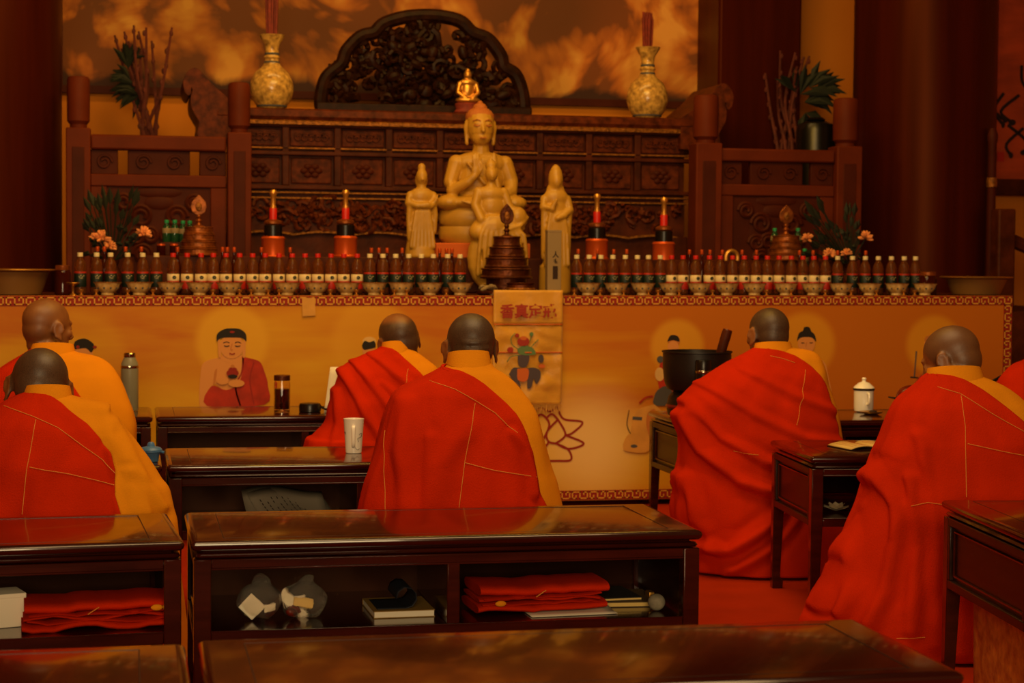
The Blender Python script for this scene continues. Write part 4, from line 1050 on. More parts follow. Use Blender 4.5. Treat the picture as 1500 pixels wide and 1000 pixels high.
# smaller seated figure in front
YS2 = 10.2
c0 = atY(727, 398, YS2); k = (c0-CPOS).dot(FWD)/F; zB = zA(c0.x)
t = thing('draped_statue', 'smaller ivory statue in flowing drapery sitting before the large seated statue', 'statue', (c0.x, YS2, zB))
q = PX(727, 398+(c0.z-zB)/k, k)
b = MB()
b.ell(q(718, 256, -2), (9.5*k, 10*k, 12*k)); b.ell(q(718, 243, 2), (9*k, 9*k, 8*k)); b.ell(q(718, 238, 2), (5*k, 5*k, 6*k)); b.cap([q(718, 256, -11), q(718, 260, -12.5)], [1.2*k, 1.8*k]); b.ell(q(718, 264, -10), (3*k, 2*k, 1.2*k))
b.cap([q(718, 266), q(718, 275)], [6*k, 8*k]); b.ell(q(718, 285), (22*k, 12*k, 13*k)); b.ell(q(719, 302), (19*k, 13*k, 20*k))
arm(b, [q(699, 281), q(694, 302, -4), q(702, 322, -12)], [7*k, 7*k, 7*k]); arm(b, [q(737, 281), q(744, 302, -4), q(752, 316, -10)], [7*k, 7*k, 6*k])
b.ell(q(722, 335, -4), (34*k, 18*k, 22*k)); b.ell(q(756, 318, -6), (15*k, 14*k, 16*k)); b.ell(q(700, 340, -6), (16*k, 14*k, 14*k))
b.ell(q(727, 378), (44*k, 17*k, 52*k)); b.bb(-.09, .1, -.05, .05, 0, .05)
for i in range(9):
    x0 = 700+i*8; arm(b, [q(722+(x0-722)*.4, 318, -14), q(x0, 345, -20), q(x0+(x0-727)*.1, 372, -19), q(x0+(x0-727)*.12, 402, -15)], [3*k, 3.4*k, 3*k, 3.4*k])
for i in range(4): arm(b, [q(772-i*3, 318+i*8, -8), q(760-i*6, 330+i*9, -19), q(735-i*4, 338+i*8, -22)], [2.4*k]*3)
b.blob('statue_body', M['statue'], .007, 2, t)
# standing statues
def standing(px, Y, top, bot, label, hood, arms):
    c0 = atY(px, bot, Y); k = (c0-CPOS).dot(FWD)/F; zB = TZ if Y > 10.28 else zA(c0.x)
    t = thing('standing_statue', label, 'statue', (c0.x, Y, zB)); q = PX(px, bot+(c0.z-zB)/k, k); b = MB()
    T = top
    if hood:
        b.ell(q(px, T+22, 1), (11*k, 11*k, 22*k)); b.ell(q(px, T+8, 1), (7*k, 7*k, 9*k)); b.ell(q(px, T+24, -6), (7*k, 6*k, 10*k)); b.ell(q(px, T+38, 2), (14*k, 9*k, 14*k))
    else:
        b.ell(q(px, T+19, -1), (8.5*k, 9*k, 12*k)); b.ell(q(px, T+6, 1), (6*k, 6*k, 7*k)); b.ell(q(px, T+24, 3), (9.5*k, 7*k, 14*k))
    b.cap([q(px, T+20, -9), q(px, T+24, -10.5)], [1*k, 1.5*k])
    b.cap([q(px, T+30), q(px, T+40)], [5*k, 7*k])
    b.ell(q(px, T+48), (19*k, 11*k, 14*k)); b.ell(q(px, T+66), (18*k, 12*k, 22*k))
    n = 7
    for i in range(n):
        f = i/(n-1); b.ell(q(px+(1 if hood else -.5)*f*2, T+76+(bot-T-82)*f), ((18+3.5*f)*k, (12+2*f)*k, 16*k))
    for i in range(7):
        x0 = px-15+i*5; arm(b, [q(px+(x0-px)*.7, T+70, -12), q(x0, T+100, -13), q(px+(x0-px)*1.15, bot-4, -13)], [1.8*k, 2.2*k, 2.6*k])
    for pl, rd in arms: arm(b, [q(px+x, T+y, d) for x, y, d in pl], [r*k for r in rd])
    z0 = q(px, bot).z
    b.lathe([(23*k, 0), (24*k, .008), (23*k, max(.03, z0+3*k))], n=28, sy=.7)
    b.blob('statue_body', M['statue'], .0065, 2, t)
standing(617, 10.4, 240, 366, 'ivory standing statue with topknot left of the large seated statue', False,
  [([(-17, 46, 0), (-20, 58, -5), (-8, 62, -13), (8, 60, -14)], [6, 6, 4.5, 4]), ([(17, 46, 0), (20, 56, -5), (12, 62, -12), (0, 62, -14)], [6, 6, 4.5, 4]), ([(14, 62, -10), (20, 52, -12), (22, 46, -12)], [3, 2.5, 1.6]), ([(-18, 60, -6), (-19, 80, -5), (-18, 110, -4)], [5, 4.5, 4]), ([(17, 60, -6), (20, 75, -5), (19, 100, -4)], [5, 4, 3])])
standing(813, 10.17, 242, 392, 'ivory hooded standing statue right of the large seated statue', True,
  [([(-17, 50, 0), (-19, 62, -5), (-8, 64, -13), (-3, 52, -16)], [6.5, 6.5, 5, 3]), ([(17, 50, 0), (20, 66, -5), (10, 74, -12), (0, 78, -15)], [6.5, 6.5, 5, 4]), ([(-17, 64, -4), (-18, 90, -4), (-18, 135, -3)], [6, 5, 4]), ([(19, 66, -4), (18, 95, -4), (17, 140, -3)], [6, 5, 5])])
# small gilt figure on the long table
c0 = atY(684, 158, 11.6); k = (c0-CPOS).dot(FWD)/F
t = thing('gilt_figurine', 'small gilt seated figurine on a red base in front of the carved screen', 'statue', (c0.x, 11.58, zt))
q = PX(684, 158, k); b = MB()
b.ell(q(684, 102), (6*k, 6*k, 7*k)); b.ell(q(684, 95), (3.5*k, 3.5*k, 3*k)); b.ell(q(684, 124), (10*k, 7*k, 14*k)); b.ell(q(684, 113), (13*k, 7*k, 6*k))
b.ell(q(684, 139, -3), (19*k, 10*k, 5*k)); arm(b, [q(672, 115), q(669, 128, -3), q(680, 136, -8)], [4*k, 3.5*k, 3*k]); arm(b, [q(696, 115), q(699, 128, -3), q(690, 136, -8)], [4*k, 3.5*k, 3*k])
b.blob('figurine_body', M['gold'], .005, 2, t)
MB().lathe([(18*k, 0), (20*k, 2*k), (17*k, 6*k), (19*k, 13*k), (16*k, 15.5*k)], n=28, sy=.6).build('lotus_base', M['incense'], t)
# ------------------------------------------------------------------ long reading desks
DT = .6
def desk(label, x0, x1, yf, yb, rot=0, pivot='fl', group=None, n=2, name='reading_desk', closed_back=True):
    w, d = x1-x0, yb-yf; c = Vector(((x0+x1)/2, (yf+yb)/2, 0))
    if rot:
        pv = {'fl': Vector((x0, yf, 0)), 'fr': Vector((x1, yf, 0)), 'bl': Vector((x0, yb, 0))}[pivot]
        c = pv+Matrix.Rotation(rot, 3, 'Z') @ (c-pv)
    t = thing(name, label, 'desk', c, rot, group)
    hx, hy = w/2, d/2
    MB().sweep(hx-.006, hy-.006, [(-.012, .5735), (-.002, .5745), (.004, .580), (.006, .588), (.004, .594), (-.003, .5985), (-.012, .6)], r=.008).build('tabletop', M['desk'], t)
    tl = MB()
    for s in (-1, 1): tl.bb(s*(hx-.085)-.0012, s*(hx-.085)+.0012, -hy+.05, hy-.05, .5995, .6004)
    for s in (-1, 1): tl.bb(-hx+.085, hx-.085, s*(hy-.05)-.001, s*(hy-.05)+.001, .5995, .6003)
    tl.build('panel_joint', M['inlay'], t)
    MB().sweep(hx-.03, hy-.03, [(-.004, .550), (.004, .552), (.016, .554), (.021, .559), (.016, .566), (.002, .568), (0, .574)], r=.006).build('waist_moulding', M['desk'], t)
    lg = .044
    for sx in (-1, 1):
        for sy in (-1, 1):
            cx, cy = sx*(hx-.008-lg/2), sy*(hy-.008-lg/2)
            L = []
            for z, s in ((.552, 1), (.33, 1), (.08, .78), (.045, .78), (.03, 1.0), (0, .95)):
                h = lg/2*s; ox = sx*(lg/2-h); oy = sy*(lg/2-h)
                L.append([(cx+ox-h, cy+oy-h, z), (cx+ox+h, cy+oy-h, z), (cx+ox+h, cy+oy+h, z), (cx+ox-h, cy+oy+h, z)])
            MB().loops(L).build('leg', M['desk'], t, bevel=.003)
    xi = hx-.008-lg
    r = MB().bb(-xi, xi, -hy+.010, -hy+.034, .527, .552).build('front_rail', M['desk'], t, bevel=.003)
    MB().bb(-xi, xi, -hy+.008, -hy+.014, .524, .529).build('bead', M['desk'], r, bevel=.0015)
    r = MB().bb(-xi, xi, -hy+.010, -hy+.034, .335, .366).build('front_rail', M['desk'], t, bevel=.003)
    MB().bb(-xi, xi, -hy+.008, -hy+.014, .363, .368).build('bead', M['desk'], r, bevel=.0015)
    MB().bb(-xi, xi, -hy+.03, hy-.03, .350, .366).build('shelf', M['desk'], t)
    MB().bb(-xi, xi, hy-.032, hy-.016, .335, .552).build('back_panel', M['desk_in'], t)
    for i in range(1, n): MB().bb(-hx+w*i/n-.017, -hx+w*i/n+.017, -hy+.010, hy-.034, .366, .527).build('divider', M['desk'], t, bevel=.003)
    for s in (-1, 1):
        yl = hy-.008-lg
        p = MB().bb(s*(hx-.03)-.008, s*(hx-.03)+.008, -yl, yl, .345, .552).build('side_panel', M['desk_shaded'], t)
        f = MB(); xo = s*(hx-.016)
        f.bb(xo-.008, xo+.008, -yl, yl, .527, .552); f.bb(xo-.008, xo+.008, -yl, yl, .335, .362)
        f.bb(xo-.008, xo+.008, -yl, -yl+.02, .362, .527); f.bb(xo-.008, xo+.008, yl-.02, yl, .362, .527)
        f.build('side_frame', M['desk_shaded'], t, bevel=.003)
        xb = s*(hx-.019); q = MB()
        ln = [(xb, -yl+.035, .378), (xb, yl-.035, .378), (xb, yl-.035, .512), (xb, -yl+.035, .512)]
        for a, b in zip(ln, ln[1:]+ln[:1]): q.tube([a, b], .0045, 6)
        q.build('side_bead', M['desk'], p)
    return t
desk('long dark red desk across the bottom of the photo, bare top', .125, 1.447, 2.995, 3.5)
desk('dark red desk at the bottom left corner of the photo', -1.22, .102, 2.97, 3.475)
desk('long desk before the centre monk with books and folded red cloth on its two shelves', .152, 1.51, 4.715, 5.275)
desk('desk at left before the bowed monk with folded red cloth on its shelf', -1.215, .138, 4.731, 5.28, math.radians(3.5), 'fr')
desk('desk with the white mug on top and printed sheets on its shelf', .127, 1.487, 6.475, 7.065)
desk('desk with the blue pot at the left, second row before the altar', -1.23, .112, 6.475, 7.065)
desk('desk with the tea jar and black case, row nearest the altar', .117, 1.467, 8.455, 9.03)
desk('desk with the grey flask, row nearest the altar at left', -1.23, .103, 8.455, 9.03)
R6 = math.radians(-6)
desk('desk under the black bowl, far right row near the altar', 2.45, 3.95, 7.93, 8.56)
desk('right hand desk with the open book and white paper lotus', 2.549, 3.9, 6.46, 7.1, R6, 'bl')
tC = desk('nearest right hand desk with brocade stool beneath, at the right edge', 2.433, 3.75, 4.46, 5.235, math.radians(-7.5), 'bl')
# brocade stool under the nearest right desk
st = thing('brocade_stool', 'gold brocade covered stool under the right edge desk', 'stool', (2.735, 4.84, 0), math.radians(-7.5))
MB().sweep(.26, .31, [(-.01, .0), (0, .02), (.004, .3), (-.002, .32), (-.03, .33)], r=.03).build('brocade_cover', M['brocade'], st)
for sx in (-1, 1):
    for sy in (-1, 1): MB().lathe([(.012, 0), (.015, .004), (.015, .02)], c=(sx*.2, sy*.2, -.0), n=10).build('foot', M['desk'], st)

# ------------------------------------------------------------------ things on and in the desks
def P6(px, py, z=.6005): return atZ(px, py, z)
p0 = P6(518, 663); t = thing('mug', 'tall white mug with dark squiggles on the second row desk', 'mug', p0, math.radians(-8)); mk_s = 1.14
MB().lathe([(.024, 0), (.026, .002), (.033, .108), (.034, .112), (.0315, .112), (.03, .105), (.024, .008), (0, .006)], n=36, cap1=False).build('mug_body', M['porcelain'], t)
MB().tube(cat_rom([(0, -.031, .088), (0, -.042, .085), (0, -.045, .06), (0, -.042, .03), (0, -.026, .022)], 5), .0045, 8, 1.3).build('handle', M['porcelain'], t)
for pl in ([(.018, .062), (.026, .066), (.024, .054), (.014, .05), (.016, .038)], [(-.03, .066), (-.027, .07), (-.026, .062)], [(.006, .02), (.012, .012), (.02, .016)]):
    w = [(x, -math.sqrt(max(1e-5, (.027+.0062*z/.1*1.0+.0008)**2-x*x))-.0003, z) for x, z in pl]
    MB().tube(cat_rom(w, 4), .0007, 5).build('squiggle_mark', M['ink'], t)
t.scale = (mk_s,)*3
p0 = P6(190, 601); t = thing('vacuum_flask', 'grey steel flask standing on the left far desk', 'flask', p0)
k = (Vector(p0)-CPOS).dot(FWD)/F
MB().lathe([(12*k, 0), (12.6*k, 2*k), (12.8*k, 62*k)], n=36).build('flask_body', M['thermos'], t)
MB().lathe([(12.8*k, 62*k), (13*k, 63*k), (13*k, 65*k), (12.8*k, 66*k)], n=36).build('steel_ring', M['chrome'], t)
MB().lathe([(12.5*k, 66*k), (12*k, 70*k), (9*k, 76*k), (8.4*k, 78*k)], n=36).build('shoulder', M['thermos'], t)
MB().lathe([(8.4*k, 78*k), (8.6*k, 78.5*k), (8.6*k, 83*k), (7.5*k, 84.5*k)], n=28).build('cap', M['chrome'], t)
p0 = P6(413, 602); t = thing('tea_jar', 'clear glass jar of brown tea on the desk nearest the altar', 'jar', p0); k = (Vector(p0)-CPOS).dot(FWD)/F
MB().lathe([(11*k, 0), (12*k, 1*k), (12*k, 40*k), (11*k, 44*k), (11*k, 48*k), (10.4*k, 48*k), (11.2*k, 39*k), (11.2*k, 3*k), (0, 3*k)], n=32, cap1=False).build('glass_body', M['glass'], t)
MB().lathe([(0.001, 3.5*k), (11*k, 3.5*k), (11*k, 33*k), (0.001, 33*k)], n=28).build('tea', M['teadark'], t)
MB().lathe([(11.6*k, 45*k), (12*k, 45.5*k), (12*k, 52*k), (11*k, 53*k)], n=28).build('lid', M['bronze'], t)
lv = MB(); g = random.Random(8)
for q in range(14): lv.ell((g.uniform(-7, 7)*k, g.uniform(-7, 7)*k, (5+g.uniform(0, 6))*k), (3*k, 1.5*k, 1*k), rot=(g.uniform(-1, 1), g.uniform(-1, 1), g.uniform(0, 3)), n=6, m=5)
lv.build('tea_leaves', M['ink'], t)
p0 = P6(454, 603); t = thing('black_case', 'round black case with trailing strap on the far desk', 'case', p0); k = (Vector(p0)-CPOS).dot(FWD)/F
MB().lathe([(15*k, 0), (16*k, 1*k), (16*k, 10*k), (15*k, 12.5*k), (13*k, 13*k)], n=36).build('case_body', M['black'], t)
MB().tube(cat_rom([(14*k, 0, 8*k), (24*k, -6*k, 4*k), (33*k, -20*k, 2.5*k), (42*k, -30*k, 2.2*k)], 6), 2*k, 6, 1.8).build('strap', M['black'], t)
a = P6(472, 602); t = MB().tube([(0, 0, 0), (.05, .03, .02), (.1, .02, .024)], [.008, .01, .008], 8).build('wooden_clapper', M['muyu'], None, (a.x+.02, a.y+.03, .61)); tag(t, 'small red brown wooden clapper beside the black case', 'clapper')
# upright sheet of paper
a = P6(497, 606); t = thing('paper_sheet', 'pale upright sheet of paper propped before the second monk', 'paper', (a.x, a.y+.1, .6005), math.radians(-4))
sh = MB(); W_ = .2; H_ = .21
sh.grid([[(-.03+W_*u-.03*(1-v), .04*v+.01*math.sin(u*3), H_*v) for u in np.linspace(0, 1, 9)] for v in np.linspace(0, 1, 7)])
sh.build('sheet', M['paper'], t, solid=.0012, smooth=180)
ln = MB()
for q in range(7): ln.box((.0+.018*q, .026-.004, H_*.55), (.0015, .0012, H_*.6), rot=(-.19, 0, 0))
ln.build('faint_lines', M['oldpaper'], t)
# second paper right of that monk
# blue pot
p0 = P6(221, 676); t = thing('blue_pot', 'small blue lidded plastic pot on the left second row desk', 'pot', p0); k = (Vector(p0)-CPOS).dot(FWD)/F
MB().lathe([(10*k, 0), (11*k, 1*k), (12*k, 9*k), (14*k, 14*k)], n=28).build('pot_body', M['blue'], t)
MB().lathe([(15.5*k, 14*k), (16.5*k, 15*k), (16.5*k, 18*k), (14*k, 21*k), (6*k, 23*k), (5*k, 27*k), (3*k, 29*k)], n=28).build('lid', M['blue'], t)
MB().tube([(14*k, -3*k, 15*k), (19*k, -5*k, 14*k)], 2*k, 8).build('tab', M['blue'], t)
# printed sheets on the second row shelf
a = atZ(410, 744, .372); t = thing('printed_sheets', 'loose printed paper sheets on the shelf below the mug desk', 'paper', (a.x, 6.72, .3675), .12)
for q, (rz, dx) in enumerate(((0, 0), (.25, .03))):
    sh = MB(); M0 = Matrix.Rotation(rz, 3, 'Z')
    sh.grid([[M0 @ Vector((-.15+.3*u+dx, -.16+.24*v, .003+q*.003+.10*v*v*(1 if q == 0 else .9)+.015*math.sin(u*5))) for u in np.linspace(0, 1, 12)] for v in np.linspace(0, 1, 9)])
    o = sh.build('sheet', M['shadedpaper'], t, solid=.0012, smooth=180)
    if q == 1:
        tx = MB()
        for i in range(12):
            for j in range(9):
                if (i*j+i) % 5 == 4: continue
                u = .1+.8*i/11; v = .12+.08*j
                tx.add([M0 @ Vector((-.15+.3*(u+du)+dx, -.16+.24*(v+dv), .0055+q*.003+.10*(v+dv)**2*.9+.015*math.sin((u+du)*5))) for du, dv in ((0, 0), (.012, 0), (.012, .05), (0, .05))], [(0, 1, 2, 3)])
        tx.build('text_columns', M['ink'], o, smooth=0)
a = atZ(285, 742, .372); o = MB().tube(cat_rom([(.0, 0, .012), (.04, .03, .012), (.02, .06, .02), (-.03, .05, .012), (-.04, .01, .012), (.0, -.01, .022), (.05, .01, .014)], 6), .011, 8).build('dark_strap', M['black'], None, (.32, 6.68, .3665)); tag(o, 'coiled dark strap in the shelf corner under the mug desk', 'strap')

# folded red robes
def folded(name, label, loc, w, d, n, rz, button, seed):
    t = thing(name, label, 'cloth', loc, rz); z = .0; TT = (.024, .009, .012, .008, .030); n = 5
    for i in range(n):
        th = TT[i]; L = []; sx = 1-.03*((i*5) % 4); ox = .008*math.sin(i*2.1)
        for a in range(15):
            u = a/14; x = -w/2*sx+w*sx*u+ox; l = []
            zz = z+.012*noise.noise((u*3.5, i*1.3, seed))+.004*noise.noise((u*11, i*3.1, seed))
            for b in range(20):
                q = 2*PI*b/20; c, s = math.cos(q), math.sin(q)
                e = abs(c)**.35*(1 if c > 0 else -1)
                l.append((x, e*d/2*(1-.03*(i % 3))+.006*noise.noise((u*5, i, seed+2)), zz+th/2+s*th/2*(.96)))
            L.append(l)
        MB().loops(L).build('fold', M['red'], t, smooth=60); z += th*.86
    sm = MB(); sm.tube([(-w*.06, -d/2-.003, z*.62), (w*.0, -d/2-.004, z*.82), (w*.015, -d/2-.004, z*.86)], .0013, 5); sm.build('seam', M['seam'], t)
    if button: MB().ell((button[0], -d/2-.004, button[1]), (.015, .005, .008)).build('yellow_toggle', M['yellow'], t)
    return t
a = atZ(790, 895, .368); folded('folded_robe', 'folded red robe on the right shelf of the centre desk', (a.x-.005, 4.90, .3735), .36, .2, 5, math.radians(3), (-.12, .03), 3)
a = atZ(138, 922, .368); folded('folded_robe', 'folded red robe on the shelf of the left desk', (a.x, 4.875, .3675), .37, .2, 5, math.radians(4), (.15, .055), 9)
# white paper beneath the right folded robe
a = atZ(835, 897, .368); o = MB().grid([[(-.12+.24*u, -.08+.16*v, .002+.02*max(0, u-.75)*max(0, v-.2)*4) for u in np.linspace(0, 1, 9)] for v in np.linspace(0, 1, 6)]).build('white_sheet', M['paper'], None, (a.x, 4.86, .3665), .06, solid=.002); tag(o, 'white sheet of paper under the folded red robe', 'paper')
def book(label, loc, w, d, h, rz, cover, extra=None, mt='paper'):
    t = thing('book', label, 'book', loc, rz)
    MB().bb(-w/2+.002, w/2-.002, -d/2+.001, d/2-.002, .002, h-.002).build('pages', M[mt], t)
    c = MB(); c.bb(-w/2, w/2, -d/2, d/2, 0, .002); c.bb(-w/2, w/2, -d/2, d/2, h-.002, h); c.bb(-w/2, w/2, d/2-.002, d/2, 0, h); c.build('cover', cover, t)
    return t
a = atZ(583, 893, .368); b1 = book('thick book with dark cover curling open on the left shelf of the centre desk', (a.x, 4.93, .3665), .165, .2, .019, math.radians(1.5), mat('olive book cover', '#8a6a2a', .6))
cu = MB(); L = []
for u in np.linspace(-.08, .065, 8):
    L.append([(-.07+.1*s if s < .8 else .01+.028*math.sin((s-.8)*16)+.0, u, .021+(0 if s < .8 else .028*(1-math.cos((s-.8)*16)))) for s in np.linspace(0, 1.1, 26)])
cu.grid(L); cu.build('curled_cover', mat('dark blue cover', '#1a1d26', .5), b1, solid=.0015, smooth=180)
a = atZ(905, 885, .368); book('thin pale book lying at the back of the right shelf', (a.x+.015, 4.98, .3665), .19, .2, .014, math.radians(-3), mat('brown check cover', '#5a4424', .6), mt='oldpaper')
book('pale booklet lying on top of the thin pale book', (a.x-.02, 4.985, .381), .16, .18, .009, math.radians(4), mat('dark booklet cover', '#2a2620', .6), mt='oldpaper')
a = atZ(966, 896, .368); o = MB().ell((0, 0, .023), (.024, .024, .023), n=20, m=14).build('stone_ball', M['stone'], None, (a.x, 4.82, .3665)); tag(o, 'small grey stone ball beside the thin pale books', 'ball')
a = atZ(990, 870, .4); o = MB().bb(-.008, .008, -.02, .02, 0, .03).build('brass_catch', M['brass'], None, (1.43, 4.95, .3665), bevel=.002); tag(o, 'small brass block in the right corner of the centre desk shelf', 'block')
# white carton at the far left
a = atZ(2, 900, .40); t = thing('white_carton', 'white card box at the left end of the left desk shelf', 'box', (a.x-.02, 4.9, .3665), .3)
MB().bb(-.07, .07, -.05, .05, 0, .085).build('carton_body', M['paper'], t, bevel=.002)
MB().bb(-.0705, .0705, -.0505, .0505, .075, .087).build('carton_lid', M['paper'], t, bevel=.002)
# plastic bags of snacks
def bag(label, px, py, w, h, seed, cont, pk):
    a = atZ(px, py, .368); t = thing('plastic_bag', label, 'bag', (a.x, 4.88, .3665)); b = MB()
    b.ell((0, 0, h*.42), (w*.5, .06, h*.42), n=24, m=18); b.ell((w*.05, 0, h*.85), (w*.18, .03, h*.2), n=14, m=10)
    o = b.blob('bag_film', M['bag'], .006, 2, t)
    for v in o.data.vertices:
        n1 = noise.noise_vector(v.co*26+Vector((seed, 0, 0))); v.co += n1*.012; v.co.z = max(v.co.z, .002)
    g = random.Random(seed)
    for i in range(cont):
        x, y, z = g.uniform(-w*.34, w*.34), g.uniform(-.035, .03), g.uniform(.02, h*.55)
        if i % 2: 
            MB().ell((x, y-.01, max(.02, z*.6)), (.018, .014, .012), rot=(0, .3, g.uniform(0, 3))).build('date_fruit', M['date'], t)
        else: MB().box((x, y, max(.032, z)), pk[i//2 % len(pk)], rot=(g.uniform(-.3, .1), (.75, .2, -.15, .1)[i//2 % 4], g.uniform(-.3, .3))).build('white_packet', M['paper'] if i != 2 else M['oldpaper'], t, bevel=.002)
    return t
bag('left crumpled clear bag with packets on the centre desk shelf', 373, 886, .12, .115, 4, 6, ((.05, .006, .05), (.022, .01, .045), (.03, .008, .02)))
bag('right crumpled clear bag with packets on the centre desk shelf', 436, 884, .125, .11, 8, 5, ((.085, .012, .024), (.05, .008, .02), (.03, .01, .03)))
# black bowl, cushion, mallet, black flask on the far right desk
c0 = atY(1020, 600, 8.2); cb = Vector((c0.x, 8.2, .6005)); k = (cb-CPOS).dot(FWD)/F
t = thing('bowl_cushion', 'dark round cushion under the black bowl', 'cushion', cb)
hcu = atY(1022, 573, 8.2).z-.6005
MB().lathe([(34*k, 0), (42*k, 3*k), (44*k, hcu*.4), (41*k, hcu*.8), (34*k, hcu), (0.01*k, hcu-2*k)], n=40).build('cushion_body', M['blackmat'], t)
MB().lathe([(44*k, hcu*.35), (45.5*k, hcu*.42), (44*k, hcu*.5)], n=40, cap0=False, cap1=False).build('piping', M['date'], t)
t = thing('chanting_bowl', 'large black metal bowl on a cushion on the far right desk', 'bowl', (cb.x, cb.y, cb.z+hcu))
zt_ = atY(1022, 514, 8.2).z-(cb.z+hcu)
MB().lathe([(0.01, 0), (34*k, .3*k), (43*k, 4*k), (47.5*k, 14*k), (50*k, zt_*.6), (50*k, zt_-1*k), (51*k, zt_), (48*k, zt_), (47.5*k, zt_*.5), (40*k, 9*k), (0.01, 5*k)], n=56, cap0=True, cap1=False).build('bowl_body', M['blackmat'], t)
MB().lathe([(50.3*k, zt_-2.5*k), (51.6*k, zt_-1.5*k), (51.4*k, zt_+.4*k), (49*k, zt_+.4*k)], n=56, cap0=False, cap1=False).build('rim', M['blackmat'], t)
e = atY(1066, 483, 8.16); t = thing('bowl_mallet', 'padded dark mallet leaning out of the black bowl', 'mallet', (cb.x+20*k, cb.y-.02, cb.z+hcu+10*k))
L0 = Vector((0, 0, 0)); L1 = e-Vector((cb.x+20*k, cb.y-.02, cb.z+hcu+10*k))
MB().tube([L0, L1*.5], .009, 10).build('shaft', M['muyu'], t)
MB().tube([L1*.42, L1*.5, L1*.9, L1], [.014, .022, .024, .022], 14).build('padded_grip', M['darkwood'], t)
MB().tube([L1*.985, L1*1.01], [.022, .018], 14).build('end_cap', M['date'], t)
c0 = atY(1032, 560, 8.0); k = (c0-CPOS).dot(FWD)/F
t = thing('black_flask', 'small black flask with steel ring in front of the black bowl', 'flask', (c0.x, 8.02, .6005))
hz = atY(1032, 527, 8.02).z-.6005
MB().lathe([(11*k, 0), (12*k, 1*k), (12*k, hz*.78)], n=28).build('flask_body', M['black'], t)
MB().lathe([(12.1*k, hz*.78), (12.3*k, hz*.79), (12.3*k, hz*.82), (11.8*k, hz*.83)], n=28).build('steel_ring', M['chrome'], t)
MB().lathe([(12*k, hz*.83), (12*k, hz*.97), (11*k, hz)], n=28).build('cap', M['black'], t)
# lidded cup with saucer
c0 = atY(1265, 597, 8.4); c0.z = .6005; k = (c0-CPOS).dot(FWD)/F
t = thing('lidded_cup', 'white lidded tea cup with dark rim on the far right desk', 'cup', c0)
MB().lathe([(10*k, 0), (13.5*k, 1*k), (14.2*k, 6*k), (14.4*k, 32*k)], n=36).build('cup_body', M['porcelain'], t)
MB().lathe([(14.6*k, 31*k), (15.6*k, 32*k), (15.6*k, 34*k), (14.8*k, 34.5*k)], n=36).build('dark_rim', M['ink'], t)
MB().lathe([(15.4*k, 34.5*k), (14*k, 37*k), (8*k, 42*k), (3*k, 44*k), (2.5*k, 46*k), (3.6*k, 48*k), (2*k, 50*k)], n=36).build('lid', M['porcelain'], t)
MB().tube(cat_rom([(0, -13.5*k, 28*k), (0, -20*k, 26*k), (0, -20*k, 14*k), (0, -13.8*k, 11*k)], 5), 1.8*k, 8).build('handle', M['porcelain'], t)
a = atY(1270, 602, 8.3); t = thing('small_dish', 'little brass dish lying before the lidded cup', 'dish', (a.x, a.y-.05, .6005))
MB().lathe([(.03, 0), (.05, .006), (.056, .014), (.05, .014), (.03, .006), (0, .005)], n=30, cap1=False).build('dish_body', M['brass'], t)
MB().ell((.01, 0, .012), (.02, .016, .007)).build('dark_seed', M['ink'], t)
# wooden fish drum
c0 = atY(1331, 600, 8.25); k = (c0-CPOS).dot(FWD)/F
t = thing('wooden_fish', 'round red brown wooden fish drum on the far right desk', 'drum', (c0.x, 8.22, .6005), .3)
MB().lathe([(18*k, 0), (22*k, 3*k), (24*k, 8*k), (18*k, 11*k)], n=32).build('drum_cushion', M['blackmat'], t)
b = MB(); b.ell((0, 0, 26*k), (24*k, 20*k, 17*k), n=28, m=18); b.cap([(12*k, 0, 36*k), (22*k, 0, 38*k), (25*k, 0, 31*k)], [5*k, 5*k, 4*k]); b.blob('drum_body', M['muyu'], .005, 2, t)
MB().box((-18*k, 0, 23*k), (16*k, 42*k, 2.2*k), rot=(0, .2, 0)).build('mouth_slot', M['ink'], t)
# open book and paper lotus on the desk
c0 = atZ(1272, 657, .6); t = thing('open_book', 'open yellowed book lying on the right hand desk', 'book', (c0.x, c0.y+.03, .6005), math.radians(8))
for s in (-1, 1):
    MB().grid([[(s*.115*u, -.09+.18*v, .003+.014*math.sin(u*PI)**.7*(1-.35*u)+(.002 if s < 0 else .004)) for u in np.linspace(0.001, 1, 9)] for v in np.linspace(0, 1, 3)]).build('page_block', M['oldpaper'], t, solid=.003, smooth=180)
    tx = MB()
    for i in range(6):
        u = .2+.12*i; z = .0045+.014*math.sin(u*PI)**.7*(1-.35*u)+(.002 if s < 0 else .004); tx.box((s*.115*u, 0, z), (.002, .13, .0006))
    tx.build('text_lines', M['printrobe'], t)
MB().bb(-.118, .118, -.093, .093, 0, .003).build('cover', M['inlay'], t)
c0 = atZ(1232, 752, .368); t = thing('paper_lotus', 'white folded paper lotus on the shelf of the right hand desk', 'ornament', (c0.x, c0.y+.05, .3665))
for ring, (n, r, el) in enumerate(((8, .055, .35), (7, .045, .75), (5, .032, 1.15))):
    for i in range(n):
        a0 = 2*PI*i/n+ring*.4; d = Vector((math.cos(a0)*math.cos(el), math.sin(a0)*math.cos(el), math.sin(el))); w = Vector((-math.sin(a0), math.cos(a0), 0))*.018
        b = MB(); o0 = Vector((0, 0, .006)); b.add([o0, o0+d*r*.6+w, o0+d*r, o0+d*r*.6-w], [(0, 1, 2), (0, 2, 3)]); b.build('petal', M['white'], t, solid=.001, smooth=0)
c1 = c0+Vector((.06, .14, 0)); o = MB().bb(-.09, .09, -.04, .04, 0, .06).build('clear_box', M['glass'], None, (c1.x, c1.y, .3665), -.1, bevel=.003); tag(o, 'clear plastic box behind the white paper lotus', 'box')
